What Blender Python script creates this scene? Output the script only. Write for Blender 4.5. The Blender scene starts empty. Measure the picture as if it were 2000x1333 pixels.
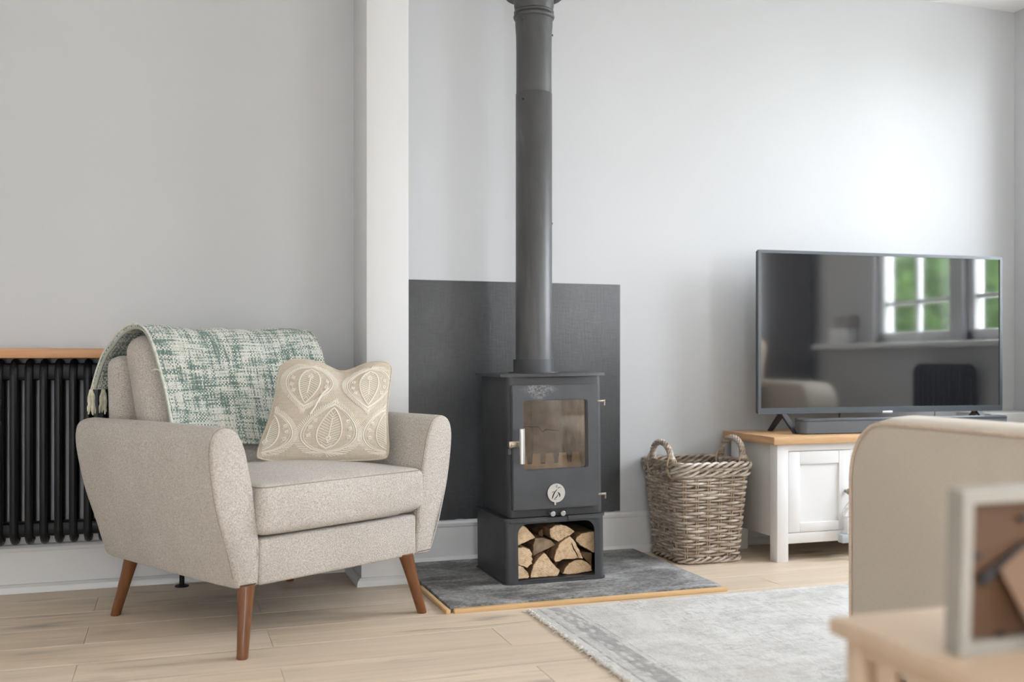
import bpy, bmesh, math, random
from mathutils import Vector, Matrix
PI = math.pi
scn = bpy.context.scene
col = scn.collection

# ------------------------------------------------------------------ camera
YAW = math.atan(1 / 3)
cam_d = bpy.data.cameras.new('camera')
cam = bpy.data.objects.new('camera', cam_d); col.objects.link(cam)
cam.location = (0, 0, .8); cam.rotation_euler = (PI / 2, 0, -YAW)
cam_d.sensor_width = 36; cam_d.lens = 36 * 1980 / 2000
cam_d.shift_y = 33.5 / 2000
cam_d.clip_start = .05; cam_d.clip_end = 200
cam_d.dof.use_dof = True; cam_d.dof.focus_distance = 3.35; cam_d.dof.aperture_fstop = 2.3
scn.camera = cam

# ------------------------------------------------------------------ daylight
world = bpy.data.worlds.new('sky'); scn.world = world; world.use_nodes = True
wn = world.node_tree.nodes; wl = world.node_tree.links
wn.clear()
w_out = wn.new('ShaderNodeOutputWorld'); w_bg = wn.new('ShaderNodeBackground')
w_tc = wn.new('ShaderNodeTexCoord'); w_sep = wn.new('ShaderNodeSeparateXYZ'); w_rmp = wn.new('ShaderNodeValToRGB')
wl.new(w_tc.outputs['Generated'], w_sep.inputs[0]); wl.new(w_sep.outputs['Z'], w_rmp.inputs[0])
wl.new(w_rmp.outputs[0], w_bg.inputs[0]); wl.new(w_bg.outputs[0], w_out.inputs[0])
w_rmp.color_ramp.elements[0].position = 0; w_rmp.color_ramp.elements[0].color = (.905, .95, 1, 1)
w_rmp.color_ramp.elements[1].position = .6; w_rmp.color_ramp.elements[1].color = (.86, .925, 1, 1)
w_bg.inputs[1].default_value = 20.0
scn.view_settings.view_transform = 'Standard'; scn.view_settings.look = 'None'
scn.view_settings.gamma = 1; scn.view_settings.use_curve_mapping = False
scn.view_settings.exposure = .33
try:
    scn.cycles.use_denoising = True
    scn.cycles.max_bounces = 10; scn.cycles.diffuse_bounces = 6; scn.cycles.transparent_max_bounces = 12
    scn.cycles.sample_clamp_indirect = 6
except Exception:
    pass

def portal(name, loc, rot, sx, sy):
    d = bpy.data.lights.new(name, 'AREA'); d.shape = 'RECTANGLE'; d.size = sx; d.size_y = sy
    d.cycles.is_portal = True
    o = bpy.data.objects.new(name, d); o.location = loc; o.rotation_euler = rot; col.objects.link(o)
RW = 3.8          # inner face of the right wall
BW = 3.83         # inner face of the back wall
RY = -3.0         # rear of the room
LX = -2.0         # left wall
CZ = 2.45
WIN = [(1.90, 2.64), (2.74, 3.42)]
WZ0, WZ1 = .89, 2.3
REAR_FILL = [(-.5, .12)]  # invented opening behind the camera, placed to fill the room with light
SIDE_FILL = (-1.8, .26)      # invented glazed opening in the right wall, added for side light
for (a, b) in WIN:
    portal('window_daylight', (RW + .11, (a + b) / 2, (WZ0 + WZ1) / 2), (0, PI / 2, 0), WZ1 - WZ0, b - a)
portal('fill_door_portal', (RW + .11, sum(SIDE_FILL) / 2, 1.12), (0, PI / 2, 0), 2.1, SIDE_FILL[1] - SIDE_FILL[0])
for (a, b) in REAR_FILL:
    portal('fill_rear_portal', ((a + b) / 2, RY - .22, 1.2), (PI / 2, 0, 0), b - a, 2.2)

# ------------------------------------------------------------------ node helpers
class NT:
    def __init__(s, name):
        s.m = bpy.data.materials.new(name); s.m.use_nodes = True
        s.n = s.m.node_tree.nodes; s.l = s.m.node_tree.links
        s.b = s.n['Principled BSDF']; s.out = s.n['Material Output']
        s.tc = None
    def node(s, t, **kw):
        n = s.n.new(t)
        for k, v in kw.items(): setattr(n, k, v)
        return n
    def put(s, sock, v):
        if hasattr(v, 'is_output') or isinstance(v, bpy.types.NodeSocket): s.l.new(v, sock)
        elif isinstance(v, (tuple, list)) and len(v) == 3 and sock.type == 'RGBA': sock.default_value = (*v, 1)
        else: sock.default_value = v
    def coord(s, kind='Object', scale=(1, 1, 1), loc=(0, 0, 0), rot=(0, 0, 0), rand=False):
        if not s.tc: s.tc = s.node('ShaderNodeTexCoord')
        v = s.tc.outputs[kind]
        if rand:
            oi = s.node('ShaderNodeObjectInfo'); mu = s.node('ShaderNodeVectorMath', operation='MULTIPLY_ADD')
            cb = s.node('ShaderNodeCombineXYZ')
            for i in range(3): s.l.new(oi.outputs['Random'], cb.inputs[i])
            s.l.new(cb.outputs[0], mu.inputs[0]); mu.inputs[1].default_value = (37, 53, 19); s.l.new(v, mu.inputs[2]); v = mu.outputs[0]
        mp = s.node('ShaderNodeMapping'); s.l.new(v, mp.inputs[0])
        mp.inputs['Scale'].default_value = scale; mp.inputs['Location'].default_value = loc; mp.inputs['Rotation'].default_value = rot
        return mp.outputs[0]
    def noise(s, vec, scale=5, detail=3, rough=.5, dist=0):
        n = s.node('ShaderNodeTexNoise'); s.l.new(vec, n.inputs['Vector'])
        n.inputs['Scale'].default_value = scale; n.inputs['Detail'].default_value = detail
        n.inputs['Roughness'].default_value = rough; n.inputs['Distortion'].default_value = dist
        return n.outputs[0]
    def voro(s, vec, scale=5, feature='F1', rnd=1):
        n = s.node('ShaderNodeTexVoronoi', feature=feature); s.l.new(vec, n.inputs['Vector'])
        n.inputs['Scale'].default_value = scale; n.inputs['Randomness'].default_value = rnd
        return n.outputs[0]
    def wave(s, vec, scale=5, dist=0, direction='X', detail=2, dscale=1, profile='SIN', kind='BANDS'):
        n = s.node('ShaderNodeTexWave', wave_type=kind, wave_profile=profile)
        if kind == 'BANDS': n.bands_direction = direction
        else: n.rings_direction = direction
        s.l.new(vec, n.inputs['Vector']); n.inputs['Scale'].default_value = scale
        n.inputs['Distortion'].default_value = dist; n.inputs['Detail'].default_value = detail; n.inputs['Detail Scale'].default_value = dscale
        return n.outputs['Fac']
    def ramp(s, fac, *stops, interp='LINEAR'):
        n = s.node('ShaderNodeValToRGB'); s.l.new(fac, n.inputs[0]); e = n.color_ramp.elements
        n.color_ramp.interpolation = interp
        while len(e) < len(stops): e.new(.5)
        for el, (p, c) in zip(e, stops):
            el.position = p; el.color = (c, c, c, 1) if isinstance(c, (int, float)) else (*c, 1)
        return n.outputs[0]
    def mix(s, fac, a, b, mode='MIX'):
        n = s.node('ShaderNodeMix', data_type='RGBA', blend_type=mode)
        s.put(n.inputs[0], fac); s.put(n.inputs[6], a); s.put(n.inputs[7], b)
        return n.outputs[2]
    def math(s, op, a, b=0.0, clamp=False):
        n = s.node('ShaderNodeMath', operation=op, use_clamp=clamp); s.put(n.inputs[0], a); s.put(n.inputs[1], b)
        return n.outputs[0]
    def sep(s, vec):
        n = s.node('ShaderNodeSeparateXYZ'); s.l.new(vec, n.inputs[0]); return n.outputs
    def bump(s, h, strength=.3, dist=.002):
        n = s.node('ShaderNodeBump'); n.inputs['Strength'].default_value = strength; n.inputs['Distance'].default_value = dist
        s.l.new(h, n.inputs['Height']); s.l.new(n.outputs[0], s.b.inputs['Normal'])
    def set(s, **kw):
        for k, v in kw.items(): s.put(s.b.inputs[k.replace('_', ' ')], v)
        return s.m

def plain(name, c, rough=.5, metal=0, var=.06, scale=18, bump=0, spec=.5):
    t = NT(name); v = t.coord()
    f = t.noise(v, scale, 4)
    lo = tuple(x * (1 - var) for x in c); hi = tuple(min(1, x * (1 + var)) for x in c)
    t.set(Base_Color=t.ramp(f, (.3, lo), (.7, hi)), Roughness=rough, Metallic=metal, Specular_IOR_Level=spec)
    if bump: t.bump(t.noise(v, scale * 12, 2), bump, .001)
    return t.m

M = {}
# painted walls
def wallmat(name, c, rough=.75):
    t = NT(name); v = t.coord()
    f = t.noise(v, 1.3, 3)
    t.set(Base_Color=t.mix(f, tuple(x * .985 for x in c), c), Roughness=rough, Specular_IOR_Level=.3)
    t.bump(t.noise(v, 160, 3), .12, .0006); return t.m
M['wall'] = wallmat('pale_grey_wall_paint', (.55, .558, .572))
M['white'] = wallmat('bounce_white_paint', (.82, .82, .82))  # unseen left and rear walls, whitened to bounce fill light
M['pier'] = wallmat('white_pier_paint', (.665, .667, .675), .6)
M['ceiling'] = wallmat('ceiling_paint', (.86, .86, .86))
M['trim'] = plain('satin_white_trim', (.68, .68, .68), .35, var=.015, scale=4)
def wood(name, light, dark, scale=1.0, rough=.45, axis='X', contrast=1.0, rand=False):
    t = NT(name)
    sc = {'X': (.06, 1, 1), 'Y': (1, .06, 1), 'Z': (1, 1, .06)}[axis]
    v = t.coord(scale=tuple(a * 40 * scale for a in sc), rand=False)
    f = t.noise(v, 1.2, 5, .6, .6); f2 = t.noise(v, 5, 3, .6)
    a = t.math('ADD', t.math('MULTIPLY', f, .7), t.math('MULTIPLY', f2, .3))
    t.set(Base_Color=t.ramp(a, (.5 - .22 / contrast, dark), (.5 + .2 / contrast, light)), Roughness=rough)
    t.bump(f2, .12, .0006); return t.m
M['oak'] = wood('oiled_oak', (.66, .43, .23), (.50, .29, .135), 1, .4, 'X')
M['oakY'] = wood('oiled_oak_side', (.58, .36, .19), (.42, .23, .11), 1, .4, 'Y')
M['oakshelf'] = wood('oak_shelf_stain', (.55, .29, .13), (.40, .18, .07), 1, .38, 'X')
M['walnut'] = wood('walnut_stain', (.20, .075, .022), (.105, .036, .011), 1.2, .3, 'Z')
M['pine'] = wood('pine_strip', (.72, .49, .26), (.60, .37, .17), 1, .5, 'X')
M['tablewood'] = wood('pale_ash', (.60, .47, .35), (.50, .37, .26), .8, .5, 'X', .7)
M['strut'] = plain('brown_strut_board', (.17, .092, .05), .7, var=.05)
M['mdf'] = plain('brown_backing_board', (.085, .036, .012), .7, var=.05)
# floor planks
def floor_mat():
    t = NT('whitewashed_oak_planks')
    v = t.coord(rand=True)
    def mp(scale):
        m = t.node('ShaderNodeMapping'); t.l.new(v, m.inputs[0]); m.inputs['Scale'].default_value = scale; return m.outputs[0]
    g = t.noise(mp((1.6, 34, 10)), 1, 5, .6, .4)
    g2 = t.noise(mp((6, 150, 10)), 1, 3, .6)
    broad = t.noise(mp((1.1, 5, 1)), 1, 3, .5, .8)
    base = t.ramp(g, (.28, (.60, .475, .35)), (.55, (.76, .63, .49)), (.8, (.84, .715, .58)))
    base = t.mix(t.ramp(g2, (.35, .0), (.75, .35)), base, (.60, .48, .36))
    base = t.mix(t.ramp(broad, (.35, 0), (.75, .5)), base, (.58, .49, .41))
    # knots and dark checks, drawn out along the grain
    warp = t.noise(mp((5, 22, 1)), 1, 3)
    k = t.node('ShaderNodeVectorMath', operation='ADD'); t.l.new(mp((2.3, 8.5, 1)), k.inputs[0])
    wv = t.node('ShaderNodeVectorMath', operation='SCALE'); t.l.new(warp, wv.inputs[0]); wv.inputs['Scale'].default_value = .55
    t.l.new(wv.outputs[0], k.inputs[1])
    kn = t.voro(k.outputs[0], 1.0)
    knot = t.ramp(kn, (.04, 1), (.13, .5), (.30, 0))
    gate = t.ramp(t.noise(mp((1.3, 3.1, 1)), 1, 1), (.46, 0), (.55, 1))
    streak = t.ramp(t.noise(mp((2.2, 40, 1)), 1, 2, .5, 1.2), (.60, 0), (.74, 1))
    dark = t.math('MULTIPLY', t.math('MAXIMUM', knot, t.math('MULTIPLY', streak, .55)), gate)
    base = t.mix(t.math('MULTIPLY', dark, .85), base, (.135, .125, .125))
    oi = t.node('ShaderNodeObjectInfo')
    base = t.mix(t.math('MULTIPLY', oi.outputs['Random'], .32), base, (.54, .435, .33))
    t.set(Base_Color=base, Roughness=t.ramp(g, (.3, .42), (.7, .55)), Specular_IOR_Level=.45)
    t.bump(g2, .08, .0008); return t.m
M['plank'] = floor_mat()
M['subfloor'] = plain('subfloor_dark', (.16, .12, .09), .9)
# upholstery
def boucle(name, a, b, scale=260, strength=.9, dist=.004):
    t = NT(name); v = t.coord()
    n1 = t.noise(v, scale, 3, .7, .5); n2 = t.voro(v, scale * 1.3)
    h = t.math('SUBTRACT', n1, t.math('MULTIPLY', n2, .45))
    c = t.ramp(n1, (.36, a), (.62, b))
    c = t.mix(t.ramp(t.noise(v, 6, 3), (.4, 0), (.7, .18)), c, tuple(x * .82 for x in a))
    t.set(Base_Color=c, Roughness=.95, Specular_IOR_Level=.15, Sheen_Weight=.25, Sheen_Roughness=.5)
    t.bump(h, strength, dist); return t.m
M['boucle'] = boucle('oatmeal_boucle', (.37, .325, .28), (.70, .65, .60), 300, .9, .0035)
M['seam'] = plain('seam_thread', (.30, .25, .20), .9)
def linen(name, c, scale=900, var=.12):
    t = NT(name); v = t.coord()
    a = t.noise(t.coord(scale=(1, 1, .12)), scale * .35, 2); b = t.noise(t.coord(scale=(.12, .12, 1)), scale * .35, 2)
    f = t.math('MULTIPLY', t.math('ADD', a, b), .5)
    t.set(Base_Color=t.ramp(f, (.35, tuple(x * (1 - var) for x in c)), (.65, tuple(min(1, x * (1 + var)) for x in c))), Roughness=.9, Specular_IOR_Level=.2, Sheen_Weight=.15)
    t.bump(f, .35, .001); return t.m
M['sofa'] = linen('cream_sofa_linen', (.54, .475, .40), 1900, .06)
M['sofapipe'] = linen('sofa_piping', (.55, .44, .35))
M['pillow'] = linen('cushion_linen', (.50, .435, .35), 700, .10)
M['stitch'] = plain('cream_embroidery', (.71, .66, .58), .7, var=.05)
M['darkcloth'] = plain('dust_cover', (.02, .02, .02), .9)
# throw (UV: u across the width, v along the length, metres)
def throw_mat():
    t = NT('green_plaid_throw')
    uv = t.coord('UV')
    PX = .0060
    weft = t.noise(t.coord('UV', scale=(13, 1 / PX, 1)), 1, 2, .5); warp = t.noise(t.coord('UV', scale=(1 / PX, 12, 1), loc=(3, 7, 0)), 1, 2, .5)
    bx = t.noise(t.coord('UV', scale=(7, 48, 1)), 1, 2); by = t.noise(t.coord('UV', scale=(42, 8, 1), loc=(5, 1, 0)), 1, 2)
    weft = t.math('ADD', t.math('MULTIPLY', weft, .55), t.math('MULTIPLY', bx, .45)); warp = t.math('ADD', t.math('MULTIPLY', warp, .55), t.math('MULTIPLY', by, .45))
    s_ = t.sep(uv)
    cw = t.math('SINE', t.math('MULTIPLY', s_[0], PI / PX)); cv = t.math('SINE', t.math('MULTIPLY', s_[1], PI / PX))
    over = t.math('ADD', t.math('MULTIPLY', t.math('MULTIPLY', cw, cv), .5), .5)
    hgt = t.math('ABSOLUTE', t.math('MULTIPLY', cw, cv))
    pick = t.ramp(over, (.42, 0), (.58, 1))
    f = t.mix(pick, weft, warp)
    ff = t.node('ShaderNodeRGBToBW'); t.l.new(f, ff.inputs[0]); ff = ff.outputs[0]
    c = t.ramp(ff, (.425, (.115, .175, .15)), (.475, (.235, .30, .26)), (.505, (.53, .54, .48)), (.58, (.72, .705, .64)))
    c = t.mix(t.ramp(hgt, (.05, .30), (.35, 0)), c, (.12, .15, .13))
    over = hgt
    t.set(Base_Color=c, Roughness=.95, Specular_IOR_Level=.1, Sheen_Weight=.2)
    t.bump(t.math('ADD', t.math('MULTIPLY', over, .6), t.math('MULTIPLY', t.noise(t.coord('UV', scale=(1, 1, 1)), 300, 3), .8)), .8, .004)
    return t.m
M['throw'] = throw_mat()
M['tassel'] = plain('throw_fringe_yarn', (.56, .54, .42), .95, var=.25, scale=60)
M['hem'] = plain('throw_hem', (.58, .58, .52), .95, var=.2, scale=90)
# metals
def stovemat(name, c, rough, scuff=False):
    t = NT(name); v = t.coord()
    n = t.noise(v, 9, 4); f = t.noise(v, 260, 2)
    base = t.mix(t.ramp(n, (.35, 0), (.7, 1)), tuple(x * .85 for x in c), tuple(x * 1.15 for x in c))
    if scuff:
        p = t.noise(v, 130, 4, .7); s = t.sep(v)
        gx = t.math('ABSOLUTE', t.math('ADD', s[0], .055)); gz = t.math('ABSOLUTE', t.math('SUBTRACT', s[2], .674))
        m1 = t.ramp(t.math('ADD', t.math('MULTIPLY', gx, 13), t.math('MULTIPLY', gz, 20)), (.55, 1), (1.1, 0))
        mm = t.math('MULTIPLY', m1, t.ramp(p, (.42, 0), (.58, 1)))
        base = t.mix(t.math('MULTIPLY', mm, .6), base, (.26, .26, .27))
    t.set(Base_Color=base, Roughness=t.ramp(n, (.3, rough - .05), (.7, rough + .07)), Metallic=.0, Specular_IOR_Level=.5)
    t.bump(f, .15, .0004); return t.m
M['iron'] = stovemat('matt_black_stove_paint', (.044, .046, .050), .46)
M['irondoor'] = stovemat('matt_black_door_paint', (.058, .061, .067), .46, True)
def fluemat():
    t = NT('grey_black_flue_paint'); v = t.coord()
    st = t.noise(t.coord(scale=(9, 9, 2.2)), 1, 5, .65, .8)
    w = t.noise(t.coord(scale=(30, 30, 3)), 1, 4, .6)
    base = t.ramp(st, (.35, (.042, .042, .043)), (.6, (.062, .062, .063)), (.78, (.13, .13, .13)))
    base = t.mix(t.ramp(w, (.62, 0), (.8, .25)), base, (.22, .22, .22))
    t.set(Base_Color=base, Roughness=.44, Specular_IOR_Level=.6); t.bump(t.noise(v, 200, 2), .1, .0004); return t.m
M['flue'] = fluemat()
def steelmat():
    t = NT('brushed_steel'); v = t.coord(scale=(400, 400, 12))
    f = t.noise(v, 1, 2)
    t.set(Base_Color=t.ramp(f, (.3, (.60, .59, .57)), (.7, (.74, .73, .71))), Metallic=1, Roughness=.32); return t.m
M['steel'] = steelmat()
M['bronze'] = plain('worn_bronze_steel', (.36, .31, .25), .35, .9, .25, 60)
M['disc'] = plain('satin_steel_disc', (.66, .64, .60), .38, .75, .04)
M['ink'] = plain('cut_mark_black', (.012, .01, .012), .7)
M['radiator'] = plain('black_radiator_enamel', (.006, .0065, .0075), .45, var=.1, spec=.3)
M['blackplastic'] = plain('black_plastic', (.02, .021, .024), .45, var=.1)
M['tvframe'] = plain('dark_grey_tv_bezel', (.075, .085, .095), .38, var=.05)
def screen():
    t = NT('tv_screen_glass'); v = t.coord()
    sm = t.noise(v, 9, 5, .6, 1.5); s2 = t.noise(t.coord(scale=(3, 1, .7)), 9, 4, .7, 2)
    m = t.math('MULTIPLY', t.ramp(sm, (.6, 0), (.75, 1)), t.ramp(s2, (.52, 0), (.66, 1)))
    t.set(Base_Color=(.012, .013, .015), Roughness=t.math('ADD', t.math('MULTIPLY', m, .10), .055), IOR=3.1, Specular_IOR_Level=.5)
    return t.m
M['screen'] = screen()
M['badge'] = plain('silver_badge', (.75, .77, .8), .3, .6)
def grille():
    t = NT('soundbar_cloth'); v = t.coord()
    w = t.wave(v, 90, 0, 'Z', 0)
    n = t.noise(v, 700, 1)
    t.set(Base_Color=t.ramp(w, (.2, (.06, .065, .072)), (.8, (.16, .175, .195))), Roughness=.75); t.bump(n, .4, .001); return t.m
M['grille'] = grille()
M['cabinet'] = plain('cabinet_white_paint', (.80, .80, .81), .5, var=.02, scale=6)
M['cabinetside'] = plain('cabinet_shaded_side', (.60, .59, .58), .5, var=.02, scale=6)  # darker copy of the cabinet white, side shade put into the colour
# panel
def slatepaint():
    t = NT('matt_black_wall_paint'); v = t.coord()
    c = t.noise(v, 2.2, 4); brush = t.noise(t.coord(scale=(26, 1, 120)), 1, 3, .6)
    brush2 = t.noise(t.coord(scale=(140, 1, 16), rot=(0, .3, 0)), 1, 3, .6)
    spk = t.ramp(t.voro(v, 34), (.022, 1), (.045, 0))
    gate = t.ramp(t.noise(v, 5, 1), (.52, 0), (.6, 1))
    base = t.ramp(t.math('ADD', t.math('MULTIPLY', c, .55), t.math('MULTIPLY', t.math('ADD', brush, brush2), .225)),
                  (.4, (.034, .036, .039)), (.62, (.064, .066, .069)))
    base = t.mix(t.math('MULTIPLY', t.math('MULTIPLY', spk, gate), .5), base, (.35, .35, .36))
    t.set(Base_Color=base, Roughness=.33, Specular_IOR_Level=.5)
    t.bump(t.math('ADD', brush, brush2), .22, .0018); return t.m
M['panel'] = slatepaint()
def slate():
    t = NT('riven_slate'); v = t.coord(scale=(1, 1.4, 1))
    big = t.noise(t.coord(scale=(1.3, 2.6, 1)), 2.6, 6, .62, 1.4); fine = t.noise(v, 75, 6, .75)
    n = t.math('ADD', t.math('MULTIPLY', big, .55), t.math('MULTIPLY', fine, .45))
    base = t.ramp(n, (.36, (.055, .052, .052)), (.46, (.16, .157, .155)), (.54, (.30, .297, .293)), (.66, (.52, .515, .505)))
    t.set(Base_Color=base, Roughness=.62, Specular_IOR_Level=.4); t.bump(n, .5, .005); return t.m
M['slate'] = slate()
# wicker
def wicker():
    t = NT('grey_rattan'); v = t.coord()
    n = t.noise(t.coord(scale=(9, 9, 70)), 1, 4, .6); f = t.noise(t.coord(scale=(60, 60, 170)), 1, 3)
    c = t.ramp(n, (.32, (.17, .125, .09)), (.46, (.37, .30, .235)), (.60, (.60, .53, .46)), (.72, (.66, .61, .56)))
    c = t.mix(t.ramp(f, (.4, 0), (.7, .5)), c, (.25, .17, .115))
    t.set(Base_Color=c, Roughness=.5, Specular_IOR_Level=.5); t.bump(f, .3, .001); return t.m
M['wicker'] = wicker()
M['stake'] = plain('tan_rattan_stake', (.46, .35, .24), .6, var=.2, scale=30)
# logs
def endgrain():
    t = NT('split_log_end_grain'); v = t.coord(rand=True)
    o = t.coord(scale=(1, .2, 1), loc=(.05, 0, .06))
    r = t.wave(o, 48, 5, 'Y', 3, 2.0, kind='RINGS')
    f = t.noise(v, 60, 5, .7); cr = t.ramp(t.noise(t.coord(scale=(60, 10, 9)), 1, 4, .6, 1.0), (.30, 1), (.36, 0))
    c = t.ramp(t.math('ADD', t.math('MULTIPLY', r, .10), t.math('MULTIPLY', f, .90)), (.30, (.44, .285, .155)), (.5, (.70, .52, .33)), (.68, (.82, .67, .48)))
    oi = t.node('ShaderNodeObjectInfo')
    c = t.mix(t.math('MULTIPLY', oi.outputs['Random'], .3), c, (.50, .30, .15))
    c = t.mix(t.math('MULTIPLY', cr, .6), c, (.09, .05, .03))
    t.set(Base_Color=c, Roughness=.85); t.bump(f, .7, .003); return t.m
M['logend'] = endgrain()
M['logdark'] = plain('weathered_log_end', (.30, .215, .145), .9, var=.5, scale=26, bump=.6)
M['bark'] = plain('split_log_side', (.27, .165, .09), .9, var=.4, scale=30, bump=.8)
M['brick'] = plain('sooty_firebrick', (.52, .42, .345), .9, var=.45, scale=16, bump=.3)
M['crack'] = plain('brick_crack_soot', (.02, .015, .012), .95)
M['fence'] = plain('rusted_fire_fence', (.40, .29, .19), .7, .2, .35, 20)
# thin panes: transparent with a Fresnel reflection
def pane(name, tint=(1, 1, 1), ior=1.45, boost=0.0, rough=.0):
    t = NT(name)
    tr = t.node('ShaderNodeBsdfTransparent'); tr.inputs[0].default_value = (*tint, 1)
    gl = t.node('ShaderNodeBsdfGlossy'); gl.inputs['Roughness'].default_value = rough
    fr = t.node('ShaderNodeFresnel'); fr.inputs[0].default_value = ior
    mx = t.node('ShaderNodeMixShader')
    ge = t.node('ShaderNodeNewGeometry')     # reflect once, at the face the ray enters by
    f = t.math('MULTIPLY', t.math('ADD', fr.outputs[0], boost, True), t.math('SUBTRACT', 1.0, ge.outputs['Backfacing']))
    t.l.new(f, mx.inputs[0]); t.l.new(tr.outputs[0], mx.inputs[1]); t.l.new(gl.outputs[0], mx.inputs[2])
    t.l.new(mx.outputs[0], t.out.inputs[0]); return t.m
M['windowglass'] = pane('window_glass')
M['stoveglass'] = pane('smoky_stove_glass', (.93, .89, .84), 1.6, .24, .04)
# rug
def rugmat():
    t = NT('faded_grey_rug'); o = t.coord()
    s = t.sep(o)
    d = t.math('MINIMUM', s[0], t.math('MULTIPLY', s[1], -1.0))   # distance in from the left / back edge
    big = t.noise(o, 5.5, 6, .65, 1.0); fine = t.noise(t.coord(scale=(260, 45, 1)), 1, 3, .7)
    line = t.noise(t.coord(scale=(2.2, 30, 1)), 1.5, 4, .6, .6)
    line2 = t.noise(t.coord(scale=(60, 3.5, 1)), 1, 3, .6, .4)
    f = t.math('ADD', t.math('MULTIPLY', big, .45), t.math('ADD', t.math('MULTIPLY', fine, .25), t.math('MULTIPLY', t.math('ADD', line, line2), .15)))
    c = t.ramp(f, (.34, (.36, .35, .34)), (.43, (.58, .57, .55)), (.52, (.74, .73, .71)), (.62, (.81, .80, .78)))
    warm = t.ramp(t.noise(o, 3.3, 3), (.56, 0), (.72, .35)); c = t.mix(warm, c, (.50, .45, .36))
    blue = t.ramp(t.noise(o, 9, 4, .6, 1.5), (.60, 0), (.70, .4)); c = t.mix(blue, c, (.42, .42, .44))
    # worn field: short scratches of the grey ground along both thread directions
    sc1 = t.ramp(t.noise(t.coord(scale=(26, 130, 1)), 1, 3, .6, .5), (.54, 0), (.64, 1)); sc2 = t.ramp(t.noise(t.coord(scale=(150, 22, 1)), 1, 3, .6, .5), (.55, 0), (.65, 1))
    patch = t.ramp(t.noise(o, 4.5, 5, .65, 1.2), (.44, .12), (.62, .8))
    c = t.mix(t.math('MULTIPLY', t.math('MAXIMUM', sc1, sc2), patch), c, (.40, .395, .39))
    bl = t.ramp(t.noise(o, 26, 4, .65, 1.0), (.58, 0), (.70, .55)); c = t.mix(t.math('MULTIPLY', bl, patch), c, (.33, .325, .325))
    # border
    s0 = s[0]
    band = t.ramp(s0, (.0, 0), (.022, 0), (.0225, .75), (.028, .75), (.0285, .25), (.055, .25), (.0555, .75), (.115, .75), (.1155, .1), (.13, .1), (.1305, .55), (.134, .55), (.1345, 0), interp='CONSTANT')
    pat = t.voro(t.coord(scale=(55, 22, 1)), 1.0); pm = t.ramp(pat, (.25, .15), (.55, 1))
    wear = t.ramp(t.noise(o, 14, 4, .7), (.3, 1), (.68, .55))
    c = t.mix(t.math('MULTIPLY', t.math('MULTIPLY', band, pm), wear), c, (.17, .165, .17))
    band2 = t.ramp(t.math('MULTIPLY', s[1], -1.0), (.0, 0), (.03, .5), (.035, .12), (.09, .3), (.095, .0), interp='CONSTANT')
    c = t.mix(t.math('MULTIPLY', t.math('MULTIPLY', band2, pm), wear), c, (.27, .27, .28))
    t.set(Base_Color=c, Roughness=1, Specular_IOR_Level=.1, Sheen_Weight=.2); t.bump(t.math('ADD', fine, t.noise(o, 300, 2)), .5, .003); return t.m
M['rug'] = rugmat()
M['rugedge'] = plain('rug_overcast_yarn', (.66, .64, .60), .95, var=.25, scale=120)
M['curtain'] = plain('dark_grey_curtain', (.11, .11, .12), .9, var=.1)
M['leaf'] = plain('bright_green_leaves', (.065, .13, .022), .6, var=.5, scale=3)
M['trunk'] = plain('tree_bark', (.15, .11, .08), .9, var=.3)
M["bounceground"] = plain("pale_bounce_ground", (.40, .40, .36), .9, var=.4, scale=4)  # outside ground made pale to bounce daylight indoors
M['fencewood'] = plain('weathered_fence', (.30, .26, .22), .85, var=.2, scale=6)
M['framewhite'] = plain('pale_grey_frame_paint', (.30, .28, .25), .5, var=.05)

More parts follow.
